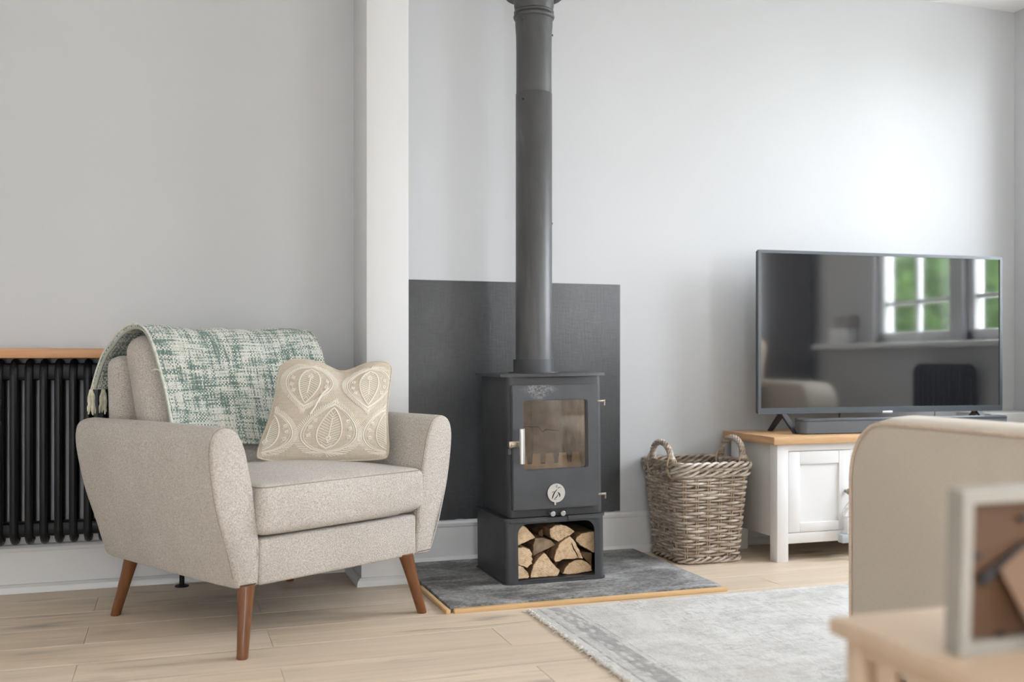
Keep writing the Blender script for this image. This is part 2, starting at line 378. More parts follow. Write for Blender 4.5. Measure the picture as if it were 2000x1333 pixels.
# ------------------------------------------------------------------ mesh helpers
class MB:
    def __init__(s): s.bm = bmesh.new(); s.uvs = None
    def _add(s, bm2, mat=0):
        vm = {}
        for v in bm2.verts: vm[v] = s.bm.verts.new(v.co)
        for f in bm2.faces:
            try:
                nf = s.bm.faces.new([vm[v] for v in f.verts]); nf.material_index = mat
            except ValueError: pass
        bm2.free()
    def box(s, x0, x1, y0, y1, z0, z1, bev=0, seg=2, mat=0, mtx=None):
        b = bmesh.new(); bmesh.ops.create_cube(b, size=1)
        for v in b.verts:
            v.co = Vector(((x0 + x1) / 2 + v.co.x * (x1 - x0), (y0 + y1) / 2 + v.co.y * (y1 - y0), (z0 + z1) / 2 + v.co.z * (z1 - z0)))
        if bev: bmesh.ops.bevel(b, geom=list(b.edges), offset=bev, segments=seg, profile=.5, affect='EDGES')
        if mtx is not None: bmesh.ops.transform(b, matrix=mtx, verts=b.verts)
        s._add(b, mat); return s
    def loft(s, rings, closed=True, cap0=True, cap1=True, mat=0):
        R = [[s.bm.verts.new(p) for p in r] for r in rings]
        n = len(R[0]); m = n if closed else n - 1
        for a, b in zip(R, R[1:]):
            for i in range(m):
                j = (i + 1) % n
                f = s.bm.faces.new((a[i], a[j], b[j], b[i])); f.material_index = mat
        if closed:
            if cap0: s.bm.faces.new(R[0][::-1]).material_index = mat
            if cap1: s.bm.faces.new(R[-1]).material_index = mat
        return s
    def lathe(s, prof, seg=32, c=(0, 0, 0), cap0=True, cap1=True, mat=0):
        rings = [[(c[0] + r * math.cos(2 * PI * k / seg), c[1] + r * math.sin(2 * PI * k / seg), c[2] + z) for k in range(seg)] for r, z in prof]
        return s.loft(rings, True, cap0, cap1, mat)
    def tube(s, pts, r, seg=8, closed=False, mat=0, cap=True):
        pts = [Vector(p) for p in pts]; n = len(pts)
        rad = r if isinstance(r, (list, tuple)) else [r] * n
        rings = []; up = None
        for i in range(n):
            if closed: t = pts[(i + 1) % n] - pts[i - 1]
            else: t = pts[min(i + 1, n - 1)] - pts[max(i - 1, 0)]
            t.normalize()
            if up is None:
                up = Vector((0, 0, 1)) if abs(t.z) < .9 else Vector((1, 0, 0))
            u = up - t * up.dot(t)
            if u.length < 1e-5: u = t.orthogonal()
            u.normalize(); up = u; w = t.cross(u)
            rings.append([pts[i] + (u * math.cos(2 * PI * k / seg) + w * math.sin(2 * PI * k / seg)) * rad[i] for k in range(seg)])
        if closed: rings.append(rings[0])
        if closed:
            R = [[s.bm.verts.new(p) for p in q] for q in rings[:-1]]; R.append(R[0])
            # realign the closing ring
            best = min(range(seg), key=lambda o: sum((R[0][(k + o) % seg].co - R[-2][k].co).length for k in range(seg)))
            for ai in range(len(R) - 1):
                a, b = R[ai], R[ai + 1]; o = best if ai == len(R) - 2 else 0
                for k in range(seg):
                    f = s.bm.faces.new((a[k], a[(k + 1) % seg], b[(k + 1 + o) % seg], b[(k + o) % seg])); f.material_index = mat
        else: s.loft(rings, True, cap, cap, mat)
        return s
    def prism(s, poly, y0, y1, mat=0, matside=None, plane='XZ'):
        def P(a, b, d): return (a, d, b) if plane == 'XZ' else ((d, a, b) if plane == 'YZ' else (a, b, d))
        A = [s.bm.verts.new(P(a, b, y0)) for a, b in poly]; B = [s.bm.verts.new(P(a, b, y1)) for a, b in poly]
        ms = mat if matside is None else matside
        s.bm.faces.new(A).material_index = mat; s.bm.faces.new(B[::-1]).material_index = ms
        n = len(poly)
        for i in range(n):
            j = (i + 1) % n; s.bm.faces.new((A[j], A[i], B[i], B[j])).material_index = ms
        return s
    def ring_plate(s, outer, inner, y0, y1, mat=0):
        n = len(outer)
        def mk(p, y): return [s.bm.verts.new((a, y, b)) for a, b in p]
        o0, i0, o1, i1 = mk(outer, y0), mk(inner, y0), mk(outer, y1), mk(inner, y1)
        for k in range(n):
            j = (k + 1) % n
            for q in ((o0[k], o0[j], i0[j], i0[k]), (o1[j], o1[k], i1[k], i1[j]), (i0[k], i0[j], i1[j], i1[k]), (o0[j], o0[k], o1[k], o1[j])):
                s.bm.faces.new(q).material_index = mat
        return s
    def move(s, v):
        bmesh.ops.translate(s.bm, vec=v, verts=s.bm.verts); return s
    def build(s, name, mat, parent=None, smooth=35, loc=None, rot=None, tri=False):
        bmesh.ops.recalc_face_normals(s.bm, faces=s.bm.faces)
        me = bpy.data.meshes.new(name); s.bm.to_mesh(me); s.bm.free()
        for m in (mat if isinstance(mat, (list, tuple)) else [mat]): me.materials.append(m)
        if smooth:
            me.polygons.foreach_set('use_smooth', [True] * len(me.polygons))
            try: me.set_sharp_from_angle(angle=math.radians(smooth))
            except Exception: pass
        o = bpy.data.objects.new(name, me); col.objects.link(o)
        if parent is not None: o.parent = parent
        if loc is not None: o.location = loc
        if rot is not None: o.rotation_euler = rot
        return o

def rounded_rect(x0, x1, z0, z1, r, k=5, corners=(1, 1, 1, 1)):
    """counter-clockwise from the bottom-left corner; corners = bl, br, tr, tl"""
    out = []
    for (cx, cz, a0, use) in ((x0, z0, PI, corners[0]), (x1, z0, 1.5 * PI, corners[1]), (x1, z1, 0, corners[2]), (x0, z1, .5 * PI, corners[3])):
        rr = r if use else 1e-4
        ccx = cx + rr if cx == x0 else cx - rr; ccz = cz + rr if cz == z0 else cz - rr
        for i in range(k + 1):
            a = a0 + .5 * PI * i / k; out.append((ccx + rr * math.cos(a), ccz + rr * math.sin(a)))
    return out
def catmull(pts, n=6, closed=True):
    out = []; L = len(pts)
    rng = range(L) if closed else range(L - 1)
    for i in rng:
        g = (lambda k: pts[k % L]) if closed else (lambda k: pts[max(0, min(L - 1, k))])
        p0, p1, p2, p3 = [Vector(g(i + d)) for d in (-1, 0, 1, 2)]
        for j in range(n):
            t = j / n
            out.append(tuple(.5 * (2 * p1 + (p2 - p0) * t + (2 * p0 - 5 * p1 + 4 * p2 - p3) * t * t + (3 * p1 - p0 - 3 * p2 + p3) * t ** 3)))
    if not closed: out.append(tuple(pts[-1]))
    return out
def inset(poly, d):
    n = len(poly); out = []
    area = sum(poly[i][0] * poly[(i + 1) % n][1] - poly[(i + 1) % n][0] * poly[i][1] for i in range(n))
    sg = 1 if area > 0 else -1
    for i in range(n):
        a, b = Vector(poly[i - 1]), Vector(poly[(i + 1) % n]); t = (b - a)
        if t.length < 1e-9: out.append(poly[i]); continue
        t.normalize(); nn = Vector((-t.y, t.x)) * sg
        out.append((poly[i][0] + nn.x * d, poly[i][1] + nn.y * d))
    return out
def cushion_mb(sx, sy, sz, r, n=18, bulge=(0, 0, 0)):
    """rounded block with crowned faces, centred on the origin"""
    b = bmesh.new(); bmesh.ops.create_cube(b, size=2)
    bmesh.ops.subdivide_edges(b, edges=list(b.edges), cuts=n, use_grid_fill=True)
    h = Vector((sx / 2, sy / 2, sz / 2))
    for v in b.verts:
        u = v.co.copy()
        # crowd the grid towards the edges so that the rounding is smooth
        u = Vector([math.copysign(1 - (1 - abs(c)) ** 1.6, c) for c in u])
        p = Vector((u.x * h.x, u.y * h.y, u.z * h.z))
        q = Vector([max(-h[i] + r, min(h[i] - r, p[i])) for i in range(3)])
        d = p - q
        if d.length > 1e-9: p = q + d.normalized() * r
        u2 = [p[i] / h[i] for i in range(3)]
        bx = (1 - u2[1] ** 2) * (1 - u2[2] ** 2); by = (1 - u2[0] ** 2) * (1 - u2[2] ** 2); bz = (1 - u2[0] ** 2) * (1 - u2[1] ** 2)
        v.co = Vector((p.x + u2[0] * bulge[0] * bx, p.y + u2[1] * bulge[1] * by, p.z + u2[2] * bulge[2] * bz))
    m = MB(); m._add(b); return m

def tag(o, label=None, cat=None, group=None, kind=None):
    if label: o['label'] = label
    if cat: o['category'] = cat
    if group: o['group'] = group
    if kind: o['kind'] = kind
    return o
def thing(name, label, cat, loc=(0, 0, 0), rot=(0, 0, 0), group=None):
    o = bpy.data.objects.new(name, None); o.empty_display_size = .05; col.objects.link(o)
    o.location = loc; o.rotation_euler = rot
    return tag(o, label, cat, group)
def struct(o): o['kind'] = 'structure'; return o
def struct_empty(name, loc=(0, 0, 0)):
    o = bpy.data.objects.new(name, None); o.empty_display_size = .05; col.objects.link(o); o.location = loc; o['kind'] = 'structure'; return o
def dup(o, parent=None, loc=None, rot=None):
    c = o.copy(); col.objects.link(c)
    if parent is not None: c.parent = parent
    if loc is not None: c.location = loc
    if rot is not None: c.rotation_euler = rot
    return c

# ================================================================== the room
fl = struct(MB().box(LX - .2, RW + .2, RY - .2, BW + .2, -.12, -.016).build('floor', M['subfloor']))
PL, PW = 1.133, .195
pm = MB().box(-PL / 2 + .0004, PL / 2 - .0004, -PW / 2 + .0005, PW / 2 - .0005, -.016, 0, .0012, 1)
plank0 = pm.build('plank', M['plank'], fl, 0)
random.seed(4)
first = True
k = 0
y = 3.262 + 4 * PW
rows = []
while y > RY - .05:
    rows.append(y - PW / 2); y -= PW
for r_i, yc in enumerate(rows):
    if yc + PW / 2 > BW + .19: continue
    off = -.24 if r_i % 2 == 0 else .26
    # row 4 (just below y = 3.262) has joints at -.24
    x = off - 3 * PL
    while x < RW + .1:
        xc = x + PL / 2
        if xc + PL / 2 > LX and xc - PL / 2 < RW and yc - PW / 2 < BW:
            if first: o = plank0; first = False
            else: o = dup(plank0, fl)
            o.location = (xc, yc, 0)
        x += PL
# ceiling and walls
struct(MB().box(LX - .2, RW + .2, RY - .2, BW + .2, CZ, CZ + .12).build('ceiling', M['ceiling'], smooth=0))
struct(MB().box(LX - .2, RW + .35, BW, BW + .15, -.1, CZ).build('wall_back', M['wall'], smooth=0))
struct(MB().box(LX - .15, LX, RY - .2, BW, -.1, CZ).build('wall_left', M['white'], smooth=0))
w = MB()
ys = [RY - .2] + [v for p in WIN for v in p] + [BW]
w.box(RW, RW + .13, RY - .2, SIDE_FILL[0], -.1, CZ); w.box(RW, RW + .13, SIDE_FILL[1], WIN[0][0], -.1, CZ); w.box(RW, RW + .13, SIDE_FILL[0], SIDE_FILL[1], 2.15, CZ)
w.box(RW, RW + .13, WIN[0][1], WIN[1][0], WZ0, WZ1)
w.box(RW, RW + .13, WIN[1][1], BW, -.1, CZ)
w.box(RW, RW + .13, WIN[0][0], WIN[1][1], -.1, WZ0)
w.box(RW, RW + .13, WIN[0][0], WIN[1][1], WZ1, CZ)
struct(w.build('wall_right', M['wall'], smooth=0))
w = MB()
xs = [LX - .2] + [v for p in REAR_FILL for v in p] + [RW + .3]
for i in range(0, len(xs), 2): w.box(xs[i], xs[i + 1], RY - .2, RY, -.1, CZ)
for a, b in REAR_FILL: w.box(a, b, RY - .2, RY, 2.25, CZ)
struct(w.build('wall_rear', M['white'], smooth=0))
PX0, PX1, PY = .645, .797, 3.56
struct(MB().box(PX0, PX1, PY, BW, 0, CZ, .0025, 2).build('wall_pier', M['pier']))

# windows
def window(n, y0, y1):
    g = struct_empty('window_%d' % n, (RW, (y0 + y1) / 2, WZ0))
    hw = (y1 - y0) / 2; H = WZ1 - WZ0
    f = MB()
    X0, X1 = .03, .09
    for a, b in ((-hw, -hw + .055), (hw - .055, hw)): f.box(X0, X1, a, b, 0, H, .006)
    f.box(X0, X1, -hw, hw, 0, .06, .006); f.box(X0, X1, -hw, hw, H - .06, H, .006)
    f.build('window_frame', M['trim'], g)
    hb = MB().box(X0 + .012, X1 - .012, -.011, .011, .06, H - .06, .003); hb.build('glazing_bar', M['trim'], g)
    for z in (.23, .66, 1.0):
        MB().box(X0 + .012, X1 - .012, -hw + .05, hw - .05, z - .011, z + .011, .003).build('glazing_bar', M['trim'], g)
    MB().box(X0 + .028, X0 + .032, -hw + .05, hw - .05, .055, H - .055).build('glass_pane', M['windowglass'], g, 0)
    return g
window(1, *WIN[0]); window(2, *WIN[1])
struct(MB().box(RW - .10, RW + .03, 1.30, 3.45, WZ0 - .032, WZ0, .008).build('trim_1', M['trim']))
def rear_fill_window(n, x0, x1):  # glazing for the added rear fill opening
    g = struct_empty('window_%d' % n, ((x0 + x1) / 2, RY, 0)); hw = (x1 - x0) / 2
    f = MB()
    for a, b in ((-hw, -hw + .07), (hw - .07, hw), (-.05, .05)): f.box(a, b, -.16, -.10, 0, 2.25, .005)
    f.box(-hw, hw, -.16, -.10, 0, .12, .005); f.box(-hw, hw, -.16, -.10, 2.17, 2.25, .005)
    f.build('window_frame', M['trim'], g)
    for a, b in ((-hw + .06, -.04), (.04, hw - .06)): MB().box(a, b, -.132, -.128, .1, 2.2).build('glass_pane', M['windowglass'], g, 0)
for i, p in enumerate(REAR_FILL): rear_fill_window(3 + i, *p)

def side_fill_door(n, y0, y1):  # glazing for the added side-light opening
    g = struct_empty('window_%d' % n, (RW, (y0 + y1) / 2, 0)); hw = (y1 - y0) / 2
    f = MB()
    for a, b in ((-hw, -hw + .07), (hw - .07, hw), (-.05, .05)): f.box(.03, .09, a, b, 0, 2.15, .005)
    f.box(.03, .09, -hw, hw, 0, .12, .005); f.box(.03, .09, -hw, hw, 2.07, 2.15, .005)
    f.build('window_frame', M['trim'], g)
    for a, b in ((-hw + .06, -.04), (.04, hw - .06)): MB().box(.058, .062, a, b, .1, 2.1).build('glass_pane', M['windowglass'], g, 0)
side_fill_door(4, *SIDE_FILL)

# baseboards: stepped profile swept along the wall
def base_profile(h=.162):
    return [(0, 0), (-.040, 0), (-.040, .008), (-.036, .020), (-.028, .028), (-.022, .030), (-.022, h - .024), (-.025, h - .020), (-.026, h - .010), (-.020, h - .002), (-.012, h), (0, h)]
def baseboard(name, x0, x1, yw, h=.162):
    m = MB(); pr = base_profile(h)
    m.loft([[(x, yw + d, z) for d, z in pr] for x in (x0, x1)]); return struct(m.build(name, M['trim'], smooth=25))
baseboard('baseboard_left', LX, PX0, BW)
baseboard('baseboard_back', PX1, RW, BW, .168)
m = MB(); pr = base_profile(.15)
def off_path(d): return [(PX0 + d, BW), (PX0 + d, PY + d), (PX1, PY + d)]
m.loft([[off_path(d)[i] + (z,) for d, z in pr] for i in range(3)])
struct(m.build('baseboard_pier', M['trim'], smooth=25))
m = MB(); pr = base_profile(.162)
m.loft([[(RW + d, y, z) for d, z in pr] for y in (SIDE_FILL[1] + .02, BW)]); struct(m.build('baseboard_right', M['trim'], smooth=25))
struct(MB().box(3.46, RW, 3.62, BW, 0, .552, .006).build('trim_2', M['trim']))

# black painted panel behind the stove (hand-cut lower edge)
random.seed(2)
top = [(PX1, 1.103), (1.745, 1.103)]
bot = []
for i in range(61):
    x = 1.745 + (PX1 - 1.745) * i / 60
    bot.append((x, .1692 + random.uniform(-.0014, .0014) + (.0008 * math.sin(i * .9))))
mp = MB().prism([top[0]] + [top[1]] + bot, BW - .0045, BW - .0005)
tag(mp.move((-1.27, -BW, 0)).build('fireproof_panel', M['panel'], None, 0, loc=(1.27, BW, 0)), 'matt black rectangular panel on the white wall behind the stove', 'panel')

# ================================================================== hearth
h = thing('hearth', 'grey riven slate hearth with thin timber edging, under the stove', 'hearth', (1.305, 3.45, 0))
sl = MB()
N1, N2 = 40, 30
random.seed(8)
sl.box(.822 - 1.305, 1.790 - 1.305, 3.083 - 3.45, 3.812 - 3.45, 0, .018, .002, 2)
sl.build('slate_slab', M['slate'], h)
st = MB().box(.832 - 1.305, 1.800 - 1.305, 3.062 - 3.45, 3.0815 - 3.45, 0, .0135, .002, 2); st.build('edging_strip', M['pine'], h)
st = MB().box(0, .014, -.18, .18, 0, .0135, .002, 2); st.build('edging_strip', M['pine'], h, loc=(.803 - 1.305, 3.242 - 3.45, 0), rot=(0, 0, .012))

# ================================================================== stove
HZ = .018
stove = thing('wood_stove', 'black wood-burning stove with glazed door on the slate hearth', 'stove', (1.265, 3.31, HZ), (0, -.0118, 0))
LS = MB()
def plan(x0, x1, y0, y1, r, z):
    q = [(x0, y1)] + [(x0 + r - r * math.cos(a), y0 + r - r * math.sin(a)) for a in [i * PI / 12 for i in range(7)]]
    q += [(x1 - r + r * math.sin(a), y0 + r - r * math.cos(a)) for a in [i * PI / 12 for i in range(7)]] + [(x1, y1)]
    return [(x, y, z) for x, y in q]
for z0, z1 in ((.004, .013), (.209, .2265)): LS.loft([plan(-.185, .188, 0, .335, .022, z) for z in (z0, z1)])
LS.loft([plan(-.185, .188, 0, .335, .022, z)[:8] + [(-.138, 0, z), (-.138, .004, z), (-.160, .006, z), (-.181, .024, z), (-.181, .335, z)] for z in (.013, .209)])
LS.loft([[(.184, .335, z), (.184, .024, z), (.163, .006, z), (.148, .004, z), (.148, 0, z)] + plan(-.185, .188, 0, .335, .022, z)[8:] for z in (.013, .209)])
LS.box(-.182, .185, .331, .335, .012, .215)
inn = rounded_rect(-.138, .148, .0128, .209, .036, 6, (0, 0, 1, 1)); out = rounded_rect(-.150, .160, .008, .222, .002, 6)
LS.ring_plate(out, inn, -.0004, .004)
store = LS.build('log_store', M['iron'], stove, 20)
fm = MB(); fm.loft([plan(-.1905, .1925, -.005, .338, .024, z) for z in (0, .006)]); fm.build('flange', M['iron'], store)
fl2 = MB()
def rim(xa, sgn):
    r = .024; c = []
    for inset_ in (0, .008):
        pts_ = [(xa, .338)] + [(xa + sgn * (r - r * math.cos(a)), -.005 + r - r * math.sin(a)) for a in [i * PI / 12 for i in range(7)]] + [((-.032 if sgn > 0 else .047), -.005)]
        c.append([(x + sgn * inset_ * (1 if k < 7 else 0), y + inset_ * (1 if k > 1 else 0)) for k, (x, y) in enumerate(pts_)])
    poly_ = c[0] + c[1][::-1]
    fl2.loft([[(x, y, z) for x, y in poly_] for z in (.2215, .2295)])
    fl2.box(*sorted(((xa + sgn * .022), (-.032 if sgn > 0 else .047))), -.0065, -.002, .2135, .2225, .001)
rim(-.1905, 1); rim(.1925, -1)
fl2.build('flange', M['iron'], store)
# firebox body: hollow, rounded front edges, open behind the door glass
body = MB()
bx0, bx1, by0, by1, bz0, bz1, br = -.165, .191, .02, .325, .229, .718, .022
def body_ring(inset_, z):
    a0, a1, f0, f1, rr = bx0 + inset_, bx1 - inset_, by0 + inset_, by1 - inset_, max(br - inset_, .004)
    pts = [(a0, f1)] + [(a0 + rr - rr * math.cos(a), f0 + rr - rr * math.sin(a)) for a in [i * PI / 12 for i in range(7)]]
    pts += [(a1 - rr + rr * math.sin(a), f0 + rr - rr * math.cos(a)) for a in [i * PI / 12 for i in range(7)]] + [(a1, f1)]
    return [(x, y, z) for x, y in pts]
body.loft([body_ring(0, bz0), body_ring(0, .385)]); body.loft([body_ring(0, .645), body_ring(0, bz1)])
# cheeks beside the opening
body.loft([[p for p in body_ring(0, z)[:8]] + [(-.13, by0, z), (-.13, by1, z)] for z in (.385, .645)])
body.loft([[(.139, by1, z), (.139, by0, z)] + [p for p in body_ring(0, z)[8:]] for z in (.385, .645)])
body.box(-.13, .139, by1 - .012, by1, .385, .645)
fb = body.build('firebox', M['iron'], stove, 30)
# firebrick lining
bk = MB().box(-.13, .02, .285, .312, .386, .64, .002, 1); bk.build('firebrick', M['brick'], fb)
bk = MB().box(.022, .139, .286, .312, .386, .64, .002, 1); bk.build('firebrick', M['brick'], fb)
cr = MB(); cr.tube([(-.10, .284, .535), (-.06, .284, .531), (-.01, .284, .528), (.005, .284, .508), (.02, .284, .518), (.045, .284, .513), (.07, .284, .512), (.085, .284, .505)], [.001, .002, .0022, .002, .0026, .002, .002, .0006], 5)
cr.move((.055, 0, -.006)); cr.build('brick_crack', M['crack'], fb)
MB().box(-.13, -.115, .05, .285, .386, .64, .002, 1).build('firebrick', M['brick'], fb)
MB().box(.124, .139, .05, .285, .386, .64, .002, 1).build('firebrick', M['brick'], fb)
# fire fence with teeth
zf = .386
poly = [(-.118, zf)]
xx = -.112
for i in range(5):
    a = -.112 + i * .050
    poly += [(a, zf + .022), (a + .003, zf + .058), (a + .030, zf + .058), (a + .034, zf + .022)]
poly += [(.128, zf + .022), (.128, zf)]
MB().prism(poly[::-1], .062, .067).build('fire_fence', M['fence'], fb)
# top plate with a bowed front
tp = []
for i in range(25):
    u = i / 24; x = -.186 + u * .392
    tp.append((x, .030 - .040 * (1 - (2 * u - 1) ** 2)))
poly = tp + [(.206, .337), (-.186, .337)]
MB().prism(poly, .718, .728, plane='XY').build('top_plate', M['iron'], stove, 20)
MB().lathe([(.092, .728), (.092, .732), (.0745, .732), (.0745, .778), (.068, .778), (.068, .728)], 48, (.004, .22, 0)).build('flue_collar', M['iron'], stove, 30)
# door
dr = MB()
out = rounded_rect(-.156, .165, .257, .689, .006, 6); inn = rounded_rect(-.113, .123, .396, .635, .010, 6)
dr.ring_plate(inset(out, .003), inset(inn, -.003), -.003, .0)
dr.ring_plate(out, inn, 0, .018)
door = dr.build('door', M['irondoor'], stove, 40)
MB().box(-.118, .128, .010, .014, .391, .640).build('glass', M['stoveglass'], door, 0)
hd = MB(); hd.lathe([(.0001, 0), (.0095, 0), (.0105, .001), (.0105, .120), (.0095, .121), (.0001, .121)], 24, (-.132, -.036, .421)); hd.build('handle', M['steel'], door, 40)
lt = MB(); lt.box(-.160, -.122, -.012, -.008, .476, .498, .002); lt.box(-.170, -.158, -.012, .012, .474, .498, .003); lt.tube([(-.139, -.004, .487), (-.139, -.034, .487)], .005, 12)
lt.build('latch_plate', M['bronze'], door)
MB().box(-.172, -.160, -.004, .022, .452, .474, .002).build('latch_catch', M['iron'], door)
for z in (.628, .297):
    hg = MB(); hg.box(.166, .195, .002, .016, z - .0035, z + .004, .0015); hg.tube([(.1935, .006, z - .016), (.1935, .006, z + .005)], .0034, 12)
    hg.build('hinge', M['bronze'], door)
# emblem disc (air-wheel) with its cut mark
em = MB()
DX, DZ = .002, .312
ringp = [(DX + .0325 * math.cos(2 * PI * k / 48), DZ + .0330 * math.sin(2 * PI * k / 48)) for k in range(48)]
em.prism(ringp, -.009, -.006); em.box(DX - .0075, DX - .001, -.009, -.006, DZ - .042, DZ - .032, .001)
em.tube([(DX, -.008, DZ), (DX, .0, DZ)], .012, 16)
disc = em.build('air_control_disc', M['disc'], door, 30)
ks = .0325 / 245
def stroke(mb, pts, wd):
    P = [(DX + (x - 555) * ks, DZ - (y - 475) * ks) for x, y in pts]
    P = catmull([(a, b, 0) for a, b in P], 5, False); P = [(p[0], p[1]) for p in P]; n = len(P)
    L, R = [], []
    for i, p in enumerate(P):
        a, b = Vector(P[max(0, i - 1)]), Vector(P[min(n - 1, i + 1)]); t = (b - a).normalized(); nn = Vector((-t.y, t.x))
        q = i / (n - 1); w_ = wd * ks * (.25 + .75 * math.sin(PI * min(max(q, .06), .94)))
        L.append((p[0] + nn.x * w_, p[1] + nn.y * w_)); R.append((p[0] - nn.x * w_, p[1] - nn.y * w_))
    mb.prism((L + R[::-1]), -.0094, -.0088)
for pts, wd in (([(592, 368), (615, 345), (642, 330), (690, 352)], 8), ([(578, 382), (520, 440), (475, 512), (447, 580), (432, 628)], 17), ([(430, 468), (455, 445), (480, 435), (500, 440)], 8),
                ([(592, 455), (628, 490), (648, 535), (645, 585)], 19), ([(605, 505), (575, 560), (535, 602), (488, 636)], 11), ([(490, 637), (525, 644), (558, 642)], 5)):
    e = MB(); stroke(e, pts, wd); e.build('emblem_mark', M['ink'], door, 0)
sc_ = MB(); sc_.lathe([(.0001, 0), (.005, 0), (.0052, .002), (.004, .0035), (.0018, .0035), (.0015, .002), (.0001, .002)], 16); sc_.bm.transform(Matrix.Rotation(PI / 2, 4, 'X'))
sc_.build('disc_screw', M['steel'], door, 30, loc=(DX + 23 * ks, -.009, DZ + 185 * ks))
# air knobs
kb = MB(); kb.lathe([(.0001, 0), (.0082, 0), (.0092, .001), (.0092, .020), (.006, .022), (.005, .034), (.0001, .034)], 24); kb.bm.transform(Matrix.Rotation(-PI / 2, 4, 'X'))
k1 = kb.build('air_knob', M['steel'], stove, 40, loc=(-.012, -.013, .240)); dup(k1, stove, (.026, -.013, .2395))

# ================================================================== flue pipe
fp = thing('flue_pipe', 'tall grey-black flue pipe rising from the stove to the ceiling', 'flue', (1.262, 3.53, .746))
Z0 = .746
MB().lathe([(.0672, .0), (.0672, 1.775 - Z0), (.0660, 1.7765 - Z0)], 64, cap0=True, cap1=False).build('pipe_section', M['flue'], fp, 40)
MB().lathe([(.0655, 1.776 - Z0), (.0655, 1.93 - Z0), (.0662, 1.99 - Z0), (.0692, 2.03 - Z0), (.0692, 2.055 - Z0)], 64, cap0=False, cap1=False).build('pipe_section', M['flue'], fp, 40)
MB().lathe([(.069, 2.050 - Z0), (.074, 2.053 - Z0), (.0765, 2.060 - Z0), (.074, 2.067 - Z0), (.070, 2.070 - Z0), (.074, 2.074 - Z0), (.074, 2.079 - Z0), (.0692, 2.083 - Z0)], 64, cap0=False, cap1=False).build('joint_ring', M['flue'], fp, 60)
MB().lathe([(.0692, 2.079 - Z0), (.0735, 2.10 - Z0), (.0745, 2.16 - Z0), (.0745, CZ - .001 - Z0)], 64, cap0=False, cap1=False).build('pipe_section', M['flue'], fp, 40)
MB().lathe([(.080, 2.134 - Z0), (.106, 2.134 - Z0), (.107, 2.138 - Z0), (.106, 2.142 - Z0), (.080, 2.142 - Z0)], 64, cap0=False, cap1=False).build('clamp_flange', M['flue'], fp, 40)
for sx in (-1, 1): MB().box(sx * .080 if sx < 0 else .072, -.072 if sx < 0 else .080, -.015, .015, 2.13 - Z0, 2.16 - Z0).build('clamp_bracket', M['blackplastic'], fp)
for ang, z in ((-2.55, 2.035), (-.30, 1.995), (-2.52, 1.745), (-.1, 1.30)):
    b = MB(); r0 = .0665 if z > 1.776 else .067
    d = Vector((math.cos(ang), math.sin(ang), 0)); b.tube([d * (r0 - .002), d * (r0 + .004)], .004, 10)
    b.build('fixing_screw', M['blackplastic'], fp, loc=(0, 0, z - Z0))

# ================================================================== logs in the store
LOGS = [
 ('pale log with a yellow edge, topmost at the left of the store', 3.335, .20, [(1.123,.193),(1.133,.206),(1.143,.217),(1.153,.219),(1.163,.213),(1.181,.194),(1.199,.173),(1.133,.147),(1.123,.144)], 0),
 ('dark weathered split log lying slanted under the top left log', 3.36, .18, [(1.204,.166),(1.232,.167),(1.264,.158),(1.286,.138),(1.24,.121),(1.196,.103),(1.197,.136)], 1),
 ('half-round log with a domed top, highest in the middle of the store', 3.35, .2, [(1.255,.198),(1.277,.211),(1.299,.212),(1.322,.206),(1.34,.194),(1.353,.183),(1.334,.17),(1.289,.149),(1.261,.164),(1.255,.183)], 0),
 ('wedge-shaped log with a long crack across its end, centre right', 3.335, .2, [(1.328,.173),(1.344,.156),(1.363,.125),(1.379,.087),(1.353,.09),(1.34,.088),(1.304,.09),(1.29,.084),(1.271,.081),(1.265,.091),(1.273,.124),(1.287,.148),(1.31,.166)], 0),
 ('tan log with splintered left edge, topmost at the right of the store', 3.35, .2, [(1.357,.163),(1.379,.177),(1.404,.181),(1.432,.181),(1.432,.101),(1.421,.104),(1.369,.135),(1.353,.153)], 0),
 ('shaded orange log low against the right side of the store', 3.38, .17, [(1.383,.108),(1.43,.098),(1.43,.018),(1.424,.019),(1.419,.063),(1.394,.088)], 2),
 ('log with a jagged right edge, middle of the left column', 3.335, .2, [(1.123,.142),(1.155,.144),(1.177,.135),(1.187,.118),(1.184,.108),(1.189,.097),(1.184,.09),(1.187,.081),(1.178,.078),(1.167,.067),(1.147,.076),(1.123,.085)], 0),
 ('small yellowish log in the bottom left corner of the store', 3.33, .2, [(1.122,.082),(1.138,.081),(1.153,.073),(1.169,.053),(1.174,.038),(1.169,.032),(1.122,.032)], 0),
 ('broad pale log with a pointed top, bottom centre of the store', 3.335, .2, [(1.231,.12),(1.239,.113),(1.255,.091),(1.275,.067),(1.291,.053),(1.281,.032),(1.211,.032),(1.179,.032),(1.177,.036),(1.189,.079),(1.207,.102)], 0),
 ('half-round log with visible growth rings, bottom right of the store', 3.345, .2, [(1.301,.037),(1.308,.052),(1.326,.074),(1.353,.084),(1.377,.084),(1.398,.073),(1.413,.059),(1.419,.041),(1.404,.037),(1.377,.036),(1.348,.032),(1.322,.032)], 0),
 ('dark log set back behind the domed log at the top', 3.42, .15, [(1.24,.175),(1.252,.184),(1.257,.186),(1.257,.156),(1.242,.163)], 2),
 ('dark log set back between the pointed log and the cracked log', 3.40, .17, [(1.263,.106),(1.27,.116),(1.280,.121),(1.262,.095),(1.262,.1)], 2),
 ('dark log set back behind the bottom half-round log', 3.42, .15, [(1.296,.06),(1.300,.064),(1.320,.068),(1.318,.06),(1.303,.04),(1.296,.035)], 2)]
